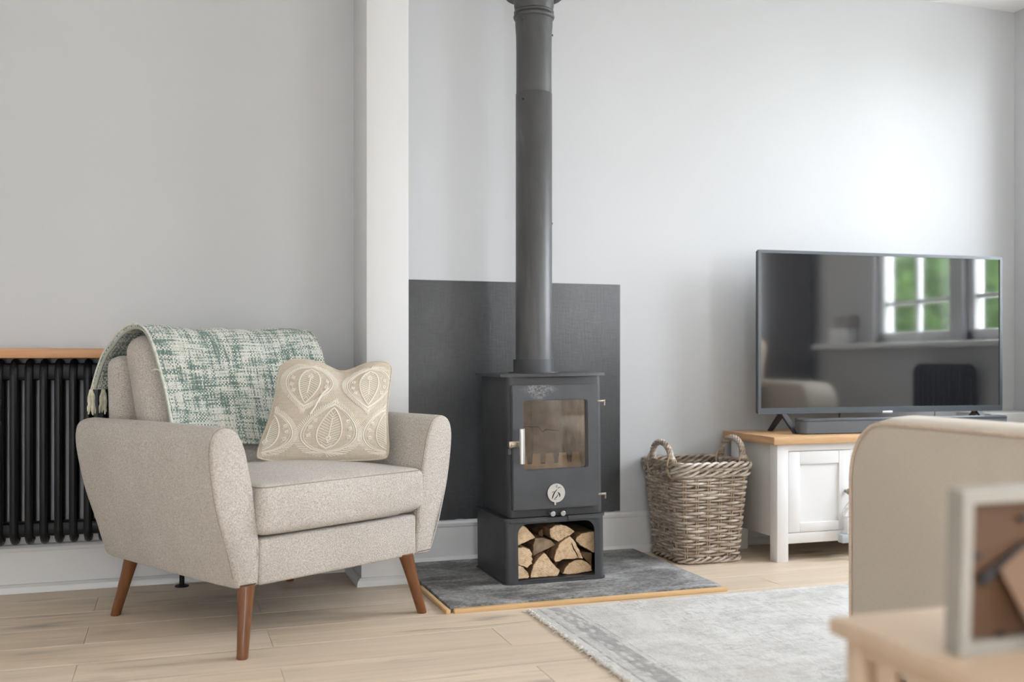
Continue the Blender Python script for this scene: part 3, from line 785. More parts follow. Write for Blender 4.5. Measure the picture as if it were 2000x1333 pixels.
for lab, yf, ln, poly, kind in LOGS:
    xs_ = [p[0] for p in poly]; zs_ = [p[1] for p in poly]
    cx, cz = sum(xs_) / len(xs_), min(zs_)
    random.seed(int(cx * 9e4) + int(cz * 1e4))
    # densify the outline and roughen it a little
    P = []
    for i in range(len(poly)):
        a, b = Vector(poly[i]), Vector(poly[(i + 1) % len(poly)]); nseg = max(1, int((b - a).length / .006))
        for j in range(nseg):
            q = a.lerp(b, j / nseg); P.append((q.x - cx + random.uniform(-.0016, .0016) * (j > 0), max(q.y, .0315) - cz + random.uniform(-.001, .001) * (j > 0)))
    P = [(a * .965, b * .965 + .0008) for a, b in P]
    mb = MB()
    mb.prism(inset(P, .0015), -.002, 0, 0, 0); mb.prism(P, 0, ln, 1, 1)
    if kind == 0 and 'long crack' in lab:
        mb.tube([(1.333 - cx, -.003, .145 - cz), (1.341 - cx, -.003, .125 - cz), (1.352 - cx, -.003, .108 - cz), (1.358 - cx, -.003, .093 - cz)], [.0012, .002, .0016, .001], 5, mat=2)
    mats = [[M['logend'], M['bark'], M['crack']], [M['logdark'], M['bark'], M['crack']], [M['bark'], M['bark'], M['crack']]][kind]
    o = mb.build('firewood_log', mats, None, 25, loc=(cx, yf, cz))
    tag(o, lab, 'log', 'firewood in the log store')

# ================================================================== radiator and shelf
rad = thing('column_radiator', 'black column radiator on the wall behind the armchair', 'radiator', (-.30, 3.735, .187))
pts = []
rz, ry = .599, .044
for i in range(9): a = PI + PI * i / 8; pts.append((0, ry * math.cos(a), .040 + .040 * math.sin(a)))
for i in range(9): a = PI * i / 8; pts.append((0, ry * math.cos(a), rz - .040 + .040 * math.sin(a)))
cm = MB().tube(pts, .0128, 10, True); c0 = cm.build('radiator_column', M['radiator'], rad)
ncol = 17
for i in range(ncol):
    x = -.502 - 5 * .0452 + i * .0452 + .30
    if i == 0: c0.location = (x, 0, 0)
    else: dup(c0, rad, (x, 0, 0))
xl = -.502 - 5 * .0452 + .30 - .02; xr = xl + ncol * .0452
hm = MB(); hm.box(xl, xr, -.030, .030, rz - .060, rz - .003, .012); hm.build('header_pipe', M['radiator'], rad)
hm = MB(); hm.box(xl, xr, -.030, .030, .016, .064, .012); hm.build('header_pipe', M['radiator'], rad)
ft = MB(); ft.tube([(.026 + .30, 0, -.187), (.026 + .30, 0, .02)], .0085, 12); ft.lathe([(.0001, 0), (.024, 0), (.024, .004), (.012, .008), (.0001, .008)], 24, (.326, 0, -.187)); ft.build('foot', M['radiator'], rad)
sh = MB().box(-.84, .29, 0, .168, 0, .032, .003); tag(sh.build('radiator_shelf', M['oakshelf'], None, 35, loc=(-.26, 3.66, .80)), 'orange-brown oak shelf above the black radiator', 'shelf')

# ================================================================== armchair
CH_LOC = Vector((.297, 3.293, 0)); CH_ROT = (0, 0, PI / 6)
CO = Vector((-.364, -.38, 0))
chair = thing('armchair', 'oatmeal boucle armchair with splayed brown wooden legs, by the radiator', 'armchair', CH_LOC, CH_ROT)
AP = [(.012, .178), (.0, .190), (-.028, .278), (-.059, .383), (-.075, .465), (-.083, .533), (-.081, .572), (-.070, .600), (-.047, .614), (-.022, .614), (.004, .598), (.026, .555), (.040, .496), (.052, .439), (.061, .369), (.069, .312), (.073, .24), (.073, .186), (.062, .177), (.035, .175)]
AP = [(a, b) for a, b, *_ in catmull([(a, b, 0) for a, b in AP], 4)]
def arm(sign):
    m = MB(); P = AP if sign > 0 else [(.728 - a, b) for a, b in AP]
    st_ = [(.020, .010), (.0215, .006), (.026, .0025), (.034, .0006), (.05, 0), (.25, -.002), (.5, -.001), (.72, .001), (.752, .004), (.768, .008), (.774, .012)]
    if sign < 0: st_ = [(y if y < .6 else y - .045, d) for y, d in st_]
    rings = []
    for y, d in st_:
        q = inset(P, d)
        rings.append([(x, y + ((.035 if sign > 0 else .0) * max(0, (z - .3) / .3) if y > .6 else 0) + .010 * (1 - min(1, (z - .175) / .1)) * (1 if y < .06 else 0), z) for x, z in q])
    m.loft(rings); o = m.move(CO).build('armrest', M['boucle'], chair, 50)
    for y, d in ((.0295, .0018),):
        s_ = MB().tube([(x, y + .010 * (1 - min(1, (z - .175) / .1)), z) for x, z in inset(P, d)][5:-11], .0015, 6); s_.move(CO).build('seam', M['seam'], o)
    return o
arm(1); arm(-1)
m = MB().box(.045, .683, .035, .742, .178, .305, .012, 3); m.move(CO).build('seat_base', M['boucle'], chair)
m = MB().box(.0705, .6575, .026, .10, .177, .306, .012, 3); m.move(CO).build('front_rail', M['boucle'], chair)
m = MB().box(.10, .63, .09, .68, .1735, .180); m.move(CO).build('dust_cover', M['darkcloth'], chair)
# seat cushion
m = cushion_mb(.612, .58, .137, .026, 22, (.004, .012, .030))
for v in m.bm.verts:
    x, y_, z = v.co
    if z < 0:
        v.co.z += .012 * max(0, x / .3) ** 2 * max(0, -y_ / .29) - .030 * 0
    # flat underside
    if z < -.069: v.co.z = -.069 + (v.co.z + .069) * .1
    if y_ < -.2: v.co.z += -.006 * (1 - min(1, abs(x) / .3)) * 0
m.move(Vector((.364, .288, .384)) + CO); sc = m.build('seat_cushion', M['boucle'], chair, 60)
sm = MB(); pth = rounded_rect(.364 - .300, .364 + .300, .005, .575, .025, 4)
sm.tube([(x, y_, .4475) for x, y_ in pth], .0016, 6, True); sm.move(CO); sm.build('seam', M['seam'], sc)
# back frame and back cushion
def slab(x0, x1, y0, y1, z0, z1, r, lean, bulge=.02, n=16):
    mm = cushion_mb(x1 - x0, y1 - y0, z1 - z0, r, n, (0, bulge, .006))
    mm.move(((x0 + x1) / 2, (y0 + y1) / 2, (z0 + z1) / 2))
    for v in mm.bm.verts: v.co.y += lean * (v.co.z - z0)
    return mm
slab(.000, .728, .645, .735, .28, .806, .04, .075, .008).move(CO).build('back_frame', M['boucle'], chair, 60)
slab(.020, .672, .435, .590, .43, .872, .07, .32, .012, 20).move(CO).build('back_cushion', M['boucle'], chair, 60)
# legs
for (fx, fy), (dx, dy) in zip(((0, 0), (.655, 0), (0, .69), (.655, .69)), ((-1, -1), (1, -1), (-1, 1), (1, 1))):
    d = .048 * .7071
    rings = []
    for tt in [0, .02, .2, .4, .6, .75, .88, 1.0]:
        z = tt * .186; cx = fx - dx * d * tt * 186 / 170; cy = fy - dy * d * tt * 186 / 170
        r = .0150 + .0065 * tt + (.0025 * max(0, tt - .7) / .3) - (.0015 if tt == 0 else 0)
        rings.append([(cx + r * math.cos(2 * PI * k / 20), cy + r * math.sin(2 * PI * k / 20), z) for k in range(20)])
    MB().loft(rings).move(CO).build('leg', M['walnut'], chair, 50)

# ================================================================== throw over the chair back
def throw():
    prof = [(.432, .525), (.462, .60), (.488, .68), (.514, .76), (.538, .82), (.570, .866), (.615, .889), (.668, .888), (.715, .868), (.752, .836), (.778, .814), (.792, .790), (.802, .76), (.806, .73), (.806, .700)]
    prof = [(a, b) for a, b, _ in catmull([(a, b, 0) for a, b in prof], 6, False)]
    cum = [0]
    for a, b in zip(prof, prof[1:]): cum.append(cum[-1] + math.hypot(b[0] - a[0], b[1] - a[1]))
    n = len(prof); nx = 60; x0, x1 = .046, .668
    bm = bmesh.new(); uv = bm.loops.layers.uv.new('UVMap')
    random.seed(3)
    th = .007
    def nrm(i):
        a, b = prof[max(0, i - 1)], prof[min(n - 1, i + 1)]; t = Vector((b[0] - a[0], b[1] - a[1])).normalized(); return Vector((-t.y, t.x))
    def P(i, j, side):
        u = j / nx; x = x0 + (x1 - x0) * u; y_, z = prof[i]
        s_ = cum[i] / cum[-1]
        x += .006 * math.sin(s_ * 9) * (1 if u < .5 else -.6) * abs(2 * u - 1) ** 3 - (.062 * max(0, s_ - .60) / .40) * (1 - u) ** 3
        wob = .0035 * math.sin(u * 17 + s_ * 5) * math.sin(s_ * 7 + 1) + .003 * math.sin(u * 6 + 2)
        if s_ > .8: wob += .006 * math.sin(u * 24) * (s_ - .8) / .2
        nn = nrm(i); d = wob + (th if side else 0) + .003
        # rounded, slightly thicker selvedges
        e = min(u, 1 - u)
        if e < .02: d += (.0025 if side else -.0015) * (1 - e / .02)
        # raised hem at the front end, drooping toward the middle
        if s_ < .3: z += (.010 * math.sin(u * 5.5 + .6) - .014 * (u - .35)) * (1 - s_ / .3)
        return Vector((x, y_ + nn.x * d, z + nn.y * d))
    V = [[[bm.verts.new(P(i, j, s_)) for j in range(nx + 1)] for i in range(n)] for s_ in (0, 1)]
    def face(vs, uvs):
        f = bm.faces.new(vs)
        for lp, q in zip(f.loops, uvs): lp[uv].uv = q
    for s_ in (0, 1):
        for i in range(n - 1):
            for j in range(nx):
                q = [(i, j), (i, j + 1), (i + 1, j + 1), (i + 1, j)]
                face([V[s_][a][b] for a, b in q], [((x1 - x0) * b / nx, cum[a]) for a, b in q])
    for i in range(n - 1):
        for j in (0, nx):
            face([V[0][i][j], V[1][i][j], V[1][i + 1][j], V[0][i + 1][j]], [((x1 - x0) * j / nx, cum[i]), ((x1 - x0) * j / nx + .007, cum[i]), ((x1 - x0) * j / nx + .007, cum[i + 1]), ((x1 - x0) * j / nx, cum[i + 1])])
    for j in range(nx):
        for i in (0, n - 1):
            face([V[0][i][j], V[1][i][j], V[1][i][j + 1], V[0][i][j + 1]], [((x1 - x0) * j / nx, cum[i]), ((x1 - x0) * j / nx, cum[i] + .007), ((x1 - x0) * (j + 1) / nx, cum[i] + .007), ((x1 - x0) * (j + 1) / nx, cum[i])])
    ends = [P(n - 1, j, 0).lerp(P(n - 1, j, 1), .5) for j in range(nx + 1)]
    left = [P(i, 0, 1) for i in range(n)]
    inner = [P(i, 0, 0) for i in range(n)]
    mb = MB(); mb.bm.free(); mb.bm = bm; mb.move(CO)
    root = thing('throw_blanket', 'green and cream woven plaid throw draped over the armchair back', 'blanket', CH_LOC, CH_ROT)
    mb.build('woven_cloth', M['throw'], root, 60)
    he = MB().tube([p + Vector((-.001, 0, 0)) for p in left], .0036, 7); he.move(CO).build('selvedge', M['hem'], root)
    # second fold of cloth showing under the left edge
    fo = MB().tube([p + Vector((.004, 0, 0)) - Vector((0, 0, .0)) for p in inner], .0055, 7); fo.move(CO).build('selvedge', M['throw'], root)
    # tassels along the rear end
    random.seed(5)
    for k in range(18):
        p = ends[min(nx, int(k * nx / 17))] + Vector((-.004 if k == 0 else 0, 0, 0))
        t_ = MB()
        t_.lathe([(.0005, -.010), (.006, -.008), (.0075, 0), (.006, .008), (.0005, .010)], 8, tuple(p + Vector((0, 0, -.008))), False, False)
        for q in range(5):
            a = 2 * PI * q / 5; sx, sy = math.cos(a), math.sin(a); L = .066 + random.uniform(-.008, .006); dr_ = random.uniform(-.008, .004)
            t_.tube([tuple(p + Vector((sx * (.005 + .006 * s3) + dr_ * s3, sy * .005, -.010 - L * s3)) + Vector((.0018 * math.sin(9 * s3 + q), 0, 0))) for s3 in (0, .2, .4, .6, .8, 1)], [.0044, .0052, .005, .0048, .0044, .002], 6)
        t_.move(CO).build('tassel', M['tassel'], root)
    # a loose yarn end at the left selvedge
    i0 = int(n * .2); p = left[i0]
    y_ = MB().tube([p, p + Vector((-.012, -.004, .012)), p + Vector((-.026, -.002, .014)), p + Vector((-.034, .0, .006))], [.0022, .0024, .0022, .001], 6); y_.move(CO).build('loose_yarn', M['tassel'], root)
throw()

# ================================================================== embroidered cushion on the chair
def embroidered():
    C4 = {'BL': Vector((.230, 3.215, .486)), 'BR': Vector((.662, 3.222, .474)), 'TL': Vector((.322, 3.325, .800)), 'TR': Vector((.690, 3.300, .794))}
    base = Vector((.45, 3.24, .47))
    root = thing('embroidered_cushion', 'beige cushion with cream leaf embroidery leaning in the armchair', 'cushion', base)
    nrm = (C4['BR'] - C4['BL']).cross(C4['TL'] - C4['BL']).normalized()
    if nrm.y > 0: nrm = -nrm
    def flat(s, t):
        # sides pulled in between the corners, a chop in the top edge
        a = C4['BL'].lerp(C4['BR'], s); b = C4['TL'].lerp(C4['TR'], s); p = a.lerp(b, t)
        cs = s - .5
        p += Vector((-cs * .035 * math.sin(PI * t), 0, 0))
        p.z -= .030 * math.exp(-((s - .55) / .20) ** 2) * t ** 3
        p.z -= .003 * math.sin(PI * s) * t
        p.z -= .004 * math.sin(PI * s) * (1 - t)
        k_ = (abs(2 * s - 1) * abs(2 * t - 1)) ** 7
        p += Vector(((.5 - s) * .030 * k_, 0, (.5 - t) * .040 * k_ * (1 if t > .5 else .3)))
        return p
    def depth(s, t):
        d = .066 * (max(0, math.sin(PI * s)) ** .62) * (max(0, math.sin(PI * t)) ** .62)
        d -= .026 * math.exp(-((s - .55) / .13) ** 2) * max(0, t - .35) * 1.3
        d += .004 * math.sin(9 * s + 4 * t) * math.sin(PI * s) * math.sin(PI * t)
        # folds toward the bottom corners
        d -= .010 * math.exp(-((s - t * .9 - .12) / .05) ** 2) * max(0, 1 - t * 3) * math.sin(PI * min(1, s * 1.2))
        return d
    def F(s, t, lift=0): return flat(s, t) + nrm * (depth(s, t) + lift) - base
    def B(s, t): return flat(s, t) - nrm * (depth(s, t) * .55) - base
    n = 44
    m = MB()
    g = [[m.bm.verts.new(F(i / n, j / n)) for i in range(n + 1)] for j in range(n + 1)]
    hh = [[g[j][i] if i in (0, n) or j in (0, n) else m.bm.verts.new(B(i / n, j / n)) for i in range(n + 1)] for j in range(n + 1)]
    for j in range(n):
        for i in range(n):
            m.bm.faces.new((g[j][i], g[j][i + 1], g[j + 1][i + 1], g[j + 1][i])); m.bm.faces.new((hh[j][i], hh[j + 1][i], hh[j + 1][i + 1], hh[j][i + 1]))
    m.build('cover', M['pillow'], root, 70)
    edge = [F(i / n, 0) for i in range(n)] + [F(1, j / n) for j in range(n)] + [F(1 - i / n, 1) for i in range(n)] + [F(0, 1 - j / n) for j in range(n)]
    MB().tube(edge, .0032, 6, True).build('piping', M['pillow'], root, 60)
    W, H = .40, .34
    def motif(cs, ct, half_w, half_h, rot, flip):
        """pointed-oval leaf in its own metres; (cs, ct) its centre on the cover, tip up unless flip"""
        mb = MB()
        sg = -1 if flip else 1
        def Q(x, y, lift=.001):
            y *= sg
            xr, yr = x * math.cos(rot) - y * math.sin(rot), x * math.sin(rot) + y * math.cos(rot)
            s, t = cs + xr / W, ct + yr / H
            if not (.015 < s < .985 and .015 < t < .985): return None
            return F(s, t, lift)
        def cord(pts, r):
            run = []
            for p in pts + [None]:
                q = Q(*p) if p is not None else None
                if q is None:
                    if len(run) > 1: mb.tube(run, r, 5)
                    run = []
                else: run.append(q)
        def outline(u, kx, ky):     # u 0..1 from base to tip on one side
            y = -1 + 2 * u; x = math.sin(PI * u ** .72) ** .8 if 0 < u < 1 else 0
            return kx * half_w * x, ky * half_h * y
        for sd in (-1, 1):
            cord([(sd * a, b) for a, b in [outline(i / 18, 1, 1) for i in range(19)]], .0026)
            cord([(sd * a, b) for a, b in [outline(i / 18, .91, .95) for i in range(19)]], .0014)
            cord([(sd * a, b) for a, b in [outline(i / 14, .44, .84) for i in range(15)]], .0026)
            # fringe of stitches outside the outline
            for i in range(1, 36):
                a, b = outline(i / 36, 1.04, 1.04); c_, d_ = outline(min(1, i / 36 + .05), 1.24, 1.20)
                cord([(sd * a, b), (sd * c_, d_)], .0016)
            # veins of the inner leaf
            for i in range(1, 15):
                a, b = outline(i / 15, .39, .78); cord([(0, b - half_h * .16), (sd * a, b)], .0014)
            # scrolls and knots between the outlines
            for u, kx in ((.30, .74), (.48, .76), (.64, .76)):
                a, b = outline(u, kx, .9); c = (sd * a, b)
                cord([(c[0] + .006 * math.cos(q * 1.1) * (1 - q / 14), c[1] + .006 * math.sin(q * 1.1) * (1 - q / 14)) for q in range(9)], .0022)
                for q in range(4):
                    dx, dy = .011 * math.cos(q * 1.57 + u * 9), .011 * math.sin(q * 1.57 + u * 9); cord([(c[0] + dx * .5, c[1] + dy * .5), (c[0] + dx, c[1] + dy)], .0010)
        cord([(0, -half_h * .62 + i * half_h * .1) for i in range(11)], .0021)
        cord([(.0065 * math.cos(q * .9), -half_h * .45 + .0065 * math.sin(q * .9)) for q in range(8)], .0032)
        cord([(0, half_h), (0, half_h * 1.30)], .0022)
        for sd in (-1, 1):
            for q in range(4): cord([(sd * .004, half_h * (1.02 + .05 * q)), (sd * (.014 - .003 * q), half_h * (1.12 + .06 * q))], .0011)
            for q in range(6): cord([(0, -half_h * (.98)), (sd * half_w * (.15 + .12 * q), -half_h * (1.16 - .03 * q))], .0012)
        mb.build('embroidered_leaf', M['stitch'], root, 60)
    motif(.265, .695, .080, .073, -.08, True)
    motif(.795, .690, .080, .073, .03, True)
    motif(.500, .285, .088, .076, -.04, False)
    motif(.030, .250, .075, .066, .0, False)
    motif(.975, .270, .080, .072, .0, False)
    # loose ribbon end hanging from the left leaf
    rb = MB().tube([F(s, t, .004) for s, t in ((.43, .68), (.39, .62), (.365, .56), (.345, .48), (.325, .43), (.315, .405))], [.0028, .003, .0034, .003, .0036, .003], 6)
    rb.build('loose_cord', M['stitch'], root)
embroidered()

# ================================================================== wicker basket
def basket():
    base = Vector((1.992, 3.640, 0))
    root = thing('log_basket', 'square grey wicker basket with two hoop handles, beside the TV cabinet', 'basket', base)
    Ht = .395
    NS = 22
    def path(z, n, grow=0):
        f = min(1, z / Ht)
        hx = .128 + (.163 - .128) * f + grow; hy = .140 + (.160 - .140) * f + grow; r = .05
        # perimeter of a rounded rectangle sampled evenly
        segs = []
        P = []
        poly = rounded_rect(-hx, hx, -hy, hy, r, 8)
        L = [0]
        for i in range(len(poly)): L.append(L[-1] + math.dist(poly[i], poly[(i + 1) % len(poly)]))
        for k in range(n):
            d = L[-1] * k / n
            i = max(j for j in range(len(poly)) if L[j] <= d + 1e-12)
            a, b = Vector(poly[i]), Vector(poly[(i + 1) % len(poly)]); q = a.lerp(b, (d - L[i]) / max(1e-9, L[i + 1] - L[i]))
            t = (b - a).normalized(); P.append((q, Vector((t.y, -t.x))))
        return P
    random.seed(11)
    m = MB(); rows = 27
    per = 8; n = NS * per
    for r_ in range(rows):
        z = .034 + r_ * (.305 / (rows - 1)); ph = r_ % 2
        P = path(z, n); pts = []; rad = []
        for k in range(n):
            u = k / per
            amp = math.cos(PI * (u + ph + .0))
            q, nn = P[k]; q = q + nn * (.0062 * amp)
            zz = z + .0012 * math.sin(u * 1.7 + r_ * 2.1) + random.uniform(-.0006, .0006)
            pts.append((q.x, q.y, zz)); rad.append(.0056 + .0008 * math.sin(r_ * 5.3 + u * .9))
        m.tube(pts, rad, 6, True)
    o = m.build('wicker_weave', M['wicker'], root, 80); o['kind'] = 'stuff'
    stk = MB()
    for k in range(NS):
        for d in (-.5, .5):
            pts = []
            for i in range(7):
                z = .012 + i * .35 / 6
                P = path(z, n); kk = k * per
                q, nn = P[kk]; t = Vector((-nn.y, nn.x)); q = q + t * d * .009
                pts.append((q.x, q.y, z))
            stk.tube(pts, .0030, 5)
    o = stk.build('basket_stakes', M['stake'], root, 80); o['kind'] = 'stuff'
    def braid(zc, thick, nst, turns, rr, grow, hgt):
        mb = MB(); N = 260
        P = path(zc, N, grow)
        for s_ in range(nst):
            pts = []
            for k in range(N):
                a = 2 * PI * (turns * k / N + s_ / nst); q, nn = P[k]
                q = q + nn * (thick * math.cos(a)); pts.append((q.x, q.y, zc + hgt * math.sin(a)))
            mb.tube(pts, rr, 6, True)
        return mb
    braid(.352, .009, 3, 9, .0056, .003, .010).build('rim_plait', M['wicker'], root, 80)
    braid(.379, .012, 4, 8, .0062, .003, .013).build('rim_plait', M['wicker'], root, 80)
    braid(.014, .008, 3, 9, .0055, .002, .0082).build('foot_plait', M['wicker'], root, 80)
    bs = MB().prism(rounded_rect(-.122, .122, -.134, .134, .045, 6), .012, .020, plane='XY'); bs.build('basket_base', M['stake'], root)
    # hoop handles
    for sx, y0, y1, zt in ((-1, -.112, .080, .480), (1, -.115, .085, .490)):
        X0 = sx * .158
        core = []
        for i in range(41):
            a = PI * (-.12 + 1.24 * i / 40); cy = (y0 + y1) / 2; ry_ = (y1 - y0) / 2 - .018
            zc = .412; core.append(Vector((X0 + sx * .004 * math.sin(a), cy - ry_ * math.cos(a) * (1 if 0 <= a <= PI else 1.1), zc + (zt - zc - .012) * math.sin(a))))
        # foot of each end pushed down into the rim
        core = [core[0] + Vector((0, -.006, -.035))] + core + [core[-1] + Vector((0, .006, -.035))]
        mb = MB()
        for s_ in range(5):
            pts = []
            for i, p in enumerate(core):
                t = (core[min(i + 1, len(core) - 1)] - core[max(i - 1, 0)]).normalized(); e1 = Vector((1, 0, 0)); e2 = t.cross(e1).normalized()
                a = 2 * PI * (i * .085 + s_ / 5); pts.append(p + e1 * (.0075 * math.cos(a)) + e2 * (.0075 * math.sin(a)))
            mb.tube(pts, .0056, 6)
        hd_ = mb.build('hoop_handle', M['wicker'], root, 80)
        for yy in (core[3].y - .002, core[-4].y + .002):
            bnd = MB(); ring = []
            for i in range(20):
                a = 2 * PI * i / 20; ring.append((X0 + .020 * math.cos(a), yy + .004 * math.sin(a), .376 + .044 * math.sin(a)))
            bnd.tube(ring, .004, 6, True); bnd.build('handle_binding', M['stake'], hd_, 80)
basket()

# ================================================================== TV cabinet
def cabinet():
    base = Vector((2.83, 3.60, 0))
    root = thing('tv_cabinet', 'white and oak TV cabinet with panelled doors under the television', 'cabinet', base)
    X0, X1, Y0, Y1, H = 2.235, 3.425, 3.429, 3.775, .463
    B = lambda x0, x1, y0, y1, z0, z1, bev=.0015: MB().box(x0 - base.x, x1 - base.x, y0 - base.y, y1 - base.y, z0, z1, bev)
    # top: front rail with end-block joint
    t = B(2.207, 3.453, 3.405, 3.795, H, .493, .003).build('worktop', M['oak'], root)
    B(2.2065, 2.212, 3.4055, 3.428, H + .0006, .4924, .0005).build('joint_block', M['oakY'], t)
    B(2.2067, 2.212, 3.4285, 3.7945, H + .0004, .4926, .0005).build('joint_block', M['oakY'], t)
    for xa in (X0, X1 - .051):
        for ya in (Y0, Y1 - .051): B(xa, xa + .051, ya, ya + .051, 0, H, .002).build('leg', M['cabinet'], root)
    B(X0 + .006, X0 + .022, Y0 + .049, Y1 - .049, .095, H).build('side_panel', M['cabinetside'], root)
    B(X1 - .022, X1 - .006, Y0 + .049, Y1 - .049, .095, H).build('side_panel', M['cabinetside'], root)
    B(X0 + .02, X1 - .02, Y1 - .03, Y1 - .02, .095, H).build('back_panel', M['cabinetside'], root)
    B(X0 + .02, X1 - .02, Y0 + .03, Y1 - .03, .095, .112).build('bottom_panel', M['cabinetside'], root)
    B(X0 + .052, X1 - .052, Y0 + .004, Y0 + .03, .4335, H).build('top_rail', M['cabinet'], root)
    B(X0 + .052, X1 - .052, Y0 + .004, Y0 + .03, .070, .1115).build('bottom_rail', M['cabinet'], root)
    for xd in (2.577, 3.030):
        B(xd, xd + .02, Y0 + .004, Y1 - .03, .112, .433).build('divider', M['cabinet'], root)
    B(2.597, 3.03, Y0 + .03, Y1 - .03, .27, .287).build('shelf', M['cabinet'], root)
    for (a, b, kx) in ((2.2885, 2.575, 1), (3.053, 3.3725, -1)):
        d = MB(); cx = (a + b) / 2
        d.box(a + .052 - base.x, b - .052 - base.x, Y0 + .012 - base.y, Y0 + .020 - base.y, .148, .390)
        dr_ = d.build('door', M['cabinet'], root)
        for s0, s1 in ((a, a + .0522), (b - .0522, b)): B(s0, s1, Y0 + .002, Y0 + .022, .1135, .4315, .0018).build('stile', M['cabinet'], dr_)
        for z0, z1 in ((.1135, .1500), (.381, .4315)): B(a + .053, b - .053, Y0 + .0028, Y0 + .022, z0, z1, .0018).build('rail', M['cabinet'], dr_)
        kb_ = MB(); kb_.lathe([(.0001, 0), (.007, 0), (.0065, .010), (.0105, .016), (.013, .022), (.011, .028), (.0001, .030)], 20); kb_.bm.transform(Matrix.Rotation(PI / 2, 4, 'X'))
        kxp = (b - .023) if kx > 0 else (a + .027)
        kb_.build('knob', M['bronze'], dr_, 50, loc=(kxp - base.x, Y0 + .002 - base.y, .268))
cabinet()
# ornament hanging on the door knob
orn = thing('hanging_ornament', 'small white house ornament with grey base hanging from cabinet knob', 'ornament', (2.552, 3.389, .040))
MB().box(-.056, .056, -.016, .016, .030, .064, .003).build('base_block', plain('grey_painted_wood', (.50, .54, .58), .6), orn)
MB().box(-.030, .030, -.013, .013, .064, .128, .003).build('house_block', M['cabinet'], orn)
r_ = MB().prism([(-.042, .135), (.042, .135), (.020, .168), (-.020, .168)], -.010, .010); r_.build('roof_block', M['cabinet'], orn, 0)
cd = MB(); cd.tube([(-.046, 0, .062), (-.046, 0, .155), (-.004, -.004, .205), (0, -.004, .236)], .0016, 6); cd.tube([(.046, 0, .062), (.046, 0, .155), (.004, -.004, .205), (0, -.004, .236)], .0016, 6)
cd.build('cord', M['tassel'], orn)

# ================================================================== television
TVW, TVH = 1.180, .671
tv_loc = Vector((2.258 + math.cos(math.radians(-3.57)) * TVW / 2, 3.60 + math.sin(math.radians(-3.57)) * TVW / 2, .493))
tv = thing('television', 'large flat-screen television with dark glossy screen on the white cabinet', 'television', tv_loc, (0, 0, math.radians(-3.57)))
zb, zt = .078, .750
b = MB().ring_plate(rounded_rect(-TVW / 2, TVW / 2, zb, zt, .003, 3), rounded_rect(-TVW / 2 + .0125, TVW / 2 - .0125, zb + .024, zt - .0125, .001, 3), 0, .012)
bez = b.build('bezel', M['tvframe'], tv, 30)
MB().box(-TVW / 2 + .003, TVW / 2 - .003, .012, .030, zb + .003, zt - .003, .003).build('back_housing', M['blackplastic'], tv)
MB().box(-TVW / 2 + .18, TVW / 2 - .18, .030, .060, zb + .05, zb + .42, .012).build('back_housing', M['blackplastic'], tv)
MB().box(-TVW / 2 + .010, TVW / 2 - .010, .004, .008, zb + .020, zt - .010).build('screen', M['screen'], tv, 0)
MB().box(-.011, .037, -.0025, .003, zb - .004, zb + .006, .001).build('maker_badge', M['badge'], tv)
for sx in (-1, 1):
    f = MB(); xc = sx * (TVW / 2 - .118)
    ap = Vector((xc + (.0 if sx < 0 else 0), .015, zb + .004))
    for yy, dx in ((-.062, .016), (.118, .0)):
        e = Vector((xc + dx, yy, 0)); d = (e - ap)
        rings = []
        for k in range(6):
            t = k / 5; p = ap + d * t; w_ = .013 - .004 * t; th = .010 - .002 * t
            if k == 5: p.z = .0005
            rings.append([(p.x - w_, p.y - th, max(p.z, 0)), (p.x + w_, p.y - th, max(p.z, 0)), (p.x + w_, p.y + th, max(0, p.z)), (p.x - w_, p.y + th, max(0, p.z))])
        f.loft(rings)
    f.box(xc - .022, xc + .022, .004, .030, zb - .004, zb + .010, .003)
    f.build('foot', M['blackplastic'], tv)
for xc_, r0 in ((-.196, .0035), (.27, .0018)):
    MB().tube([(xc_, .03, zb + .02), (xc_, .032, zb - .01), (xc_, .04, .02), (xc_, .045, .003)], r0, 6).build('cable', M['blackplastic'], tv)
# soundbar
sb = thing('soundbar', 'low dark grey soundbar on the oak cabinet top below the television', 'speaker', (2.878, 3.478, .493), (0, 0, math.radians(-3.57)))
def bar_outline(i):
    return [(x, y) for x, y in inset(rounded_rect(-.492, .492, -.032, .030, .026, 6, (1, 1, 0, 0)), i)]
m = MB(); m.loft([[(x, y, z) for x, y in bar_outline(i)] for z, i in ((.002, .004), (.005, .001), (.052, 0))]); m.build('grille_cloth', M['grille'], sb, 40)
m = MB(); m.loft([[(x, y, z) for x, y in bar_outline(i)] for z, i in ((.0525, .003), (.0535, -.0005), (.0605, -.0005), (.063, .003))]); m.build('top_cap', M['tvframe'], sb, 40)
m = MB().box(-.43, .43, -.02, .02, 0, .003); m.build('rubber_foot', M['blackplastic'], sb)

# ================================================================== rug
RX0, RX1, RYF, RYB = 1.062, 3.42, .55, 3.006
rg = thing('rug', 'faded pale grey distressed rug on the oak floor in front of the hearth', 'rug', (RX0, RYB, 0))
m = MB(); m.box(0, RX1 - RX0, RYF - RYB, 0, .0, .008, .002, 2); m.build('pile', M['rug'], rg)
random.seed(9)
m = MB(); n = 420; L = RYB - RYF
pts = [(-.003 + random.uniform(-.0025, .0025), -L * i / n, .0055 + random.uniform(-.001, .001)) for i in range(n + 1)]
m.tube(pts, [.0052 + .0016 * math.sin(i * 1.9) + random.uniform(-.0008, .0008) for i in range(n + 1)], 6)
for i in range(90):
    yy = -random.uniform(0, 1) * L; l_ = random.uniform(.006, .016)
    m.tube([(-.005, yy, .006), (-.008 - l_ * .5, yy + random.uniform(-.004, .004), .006), (-.008 - l_, yy + random.uniform(-.008, .008), .002)], [.0014, .0012, .0007], 4)
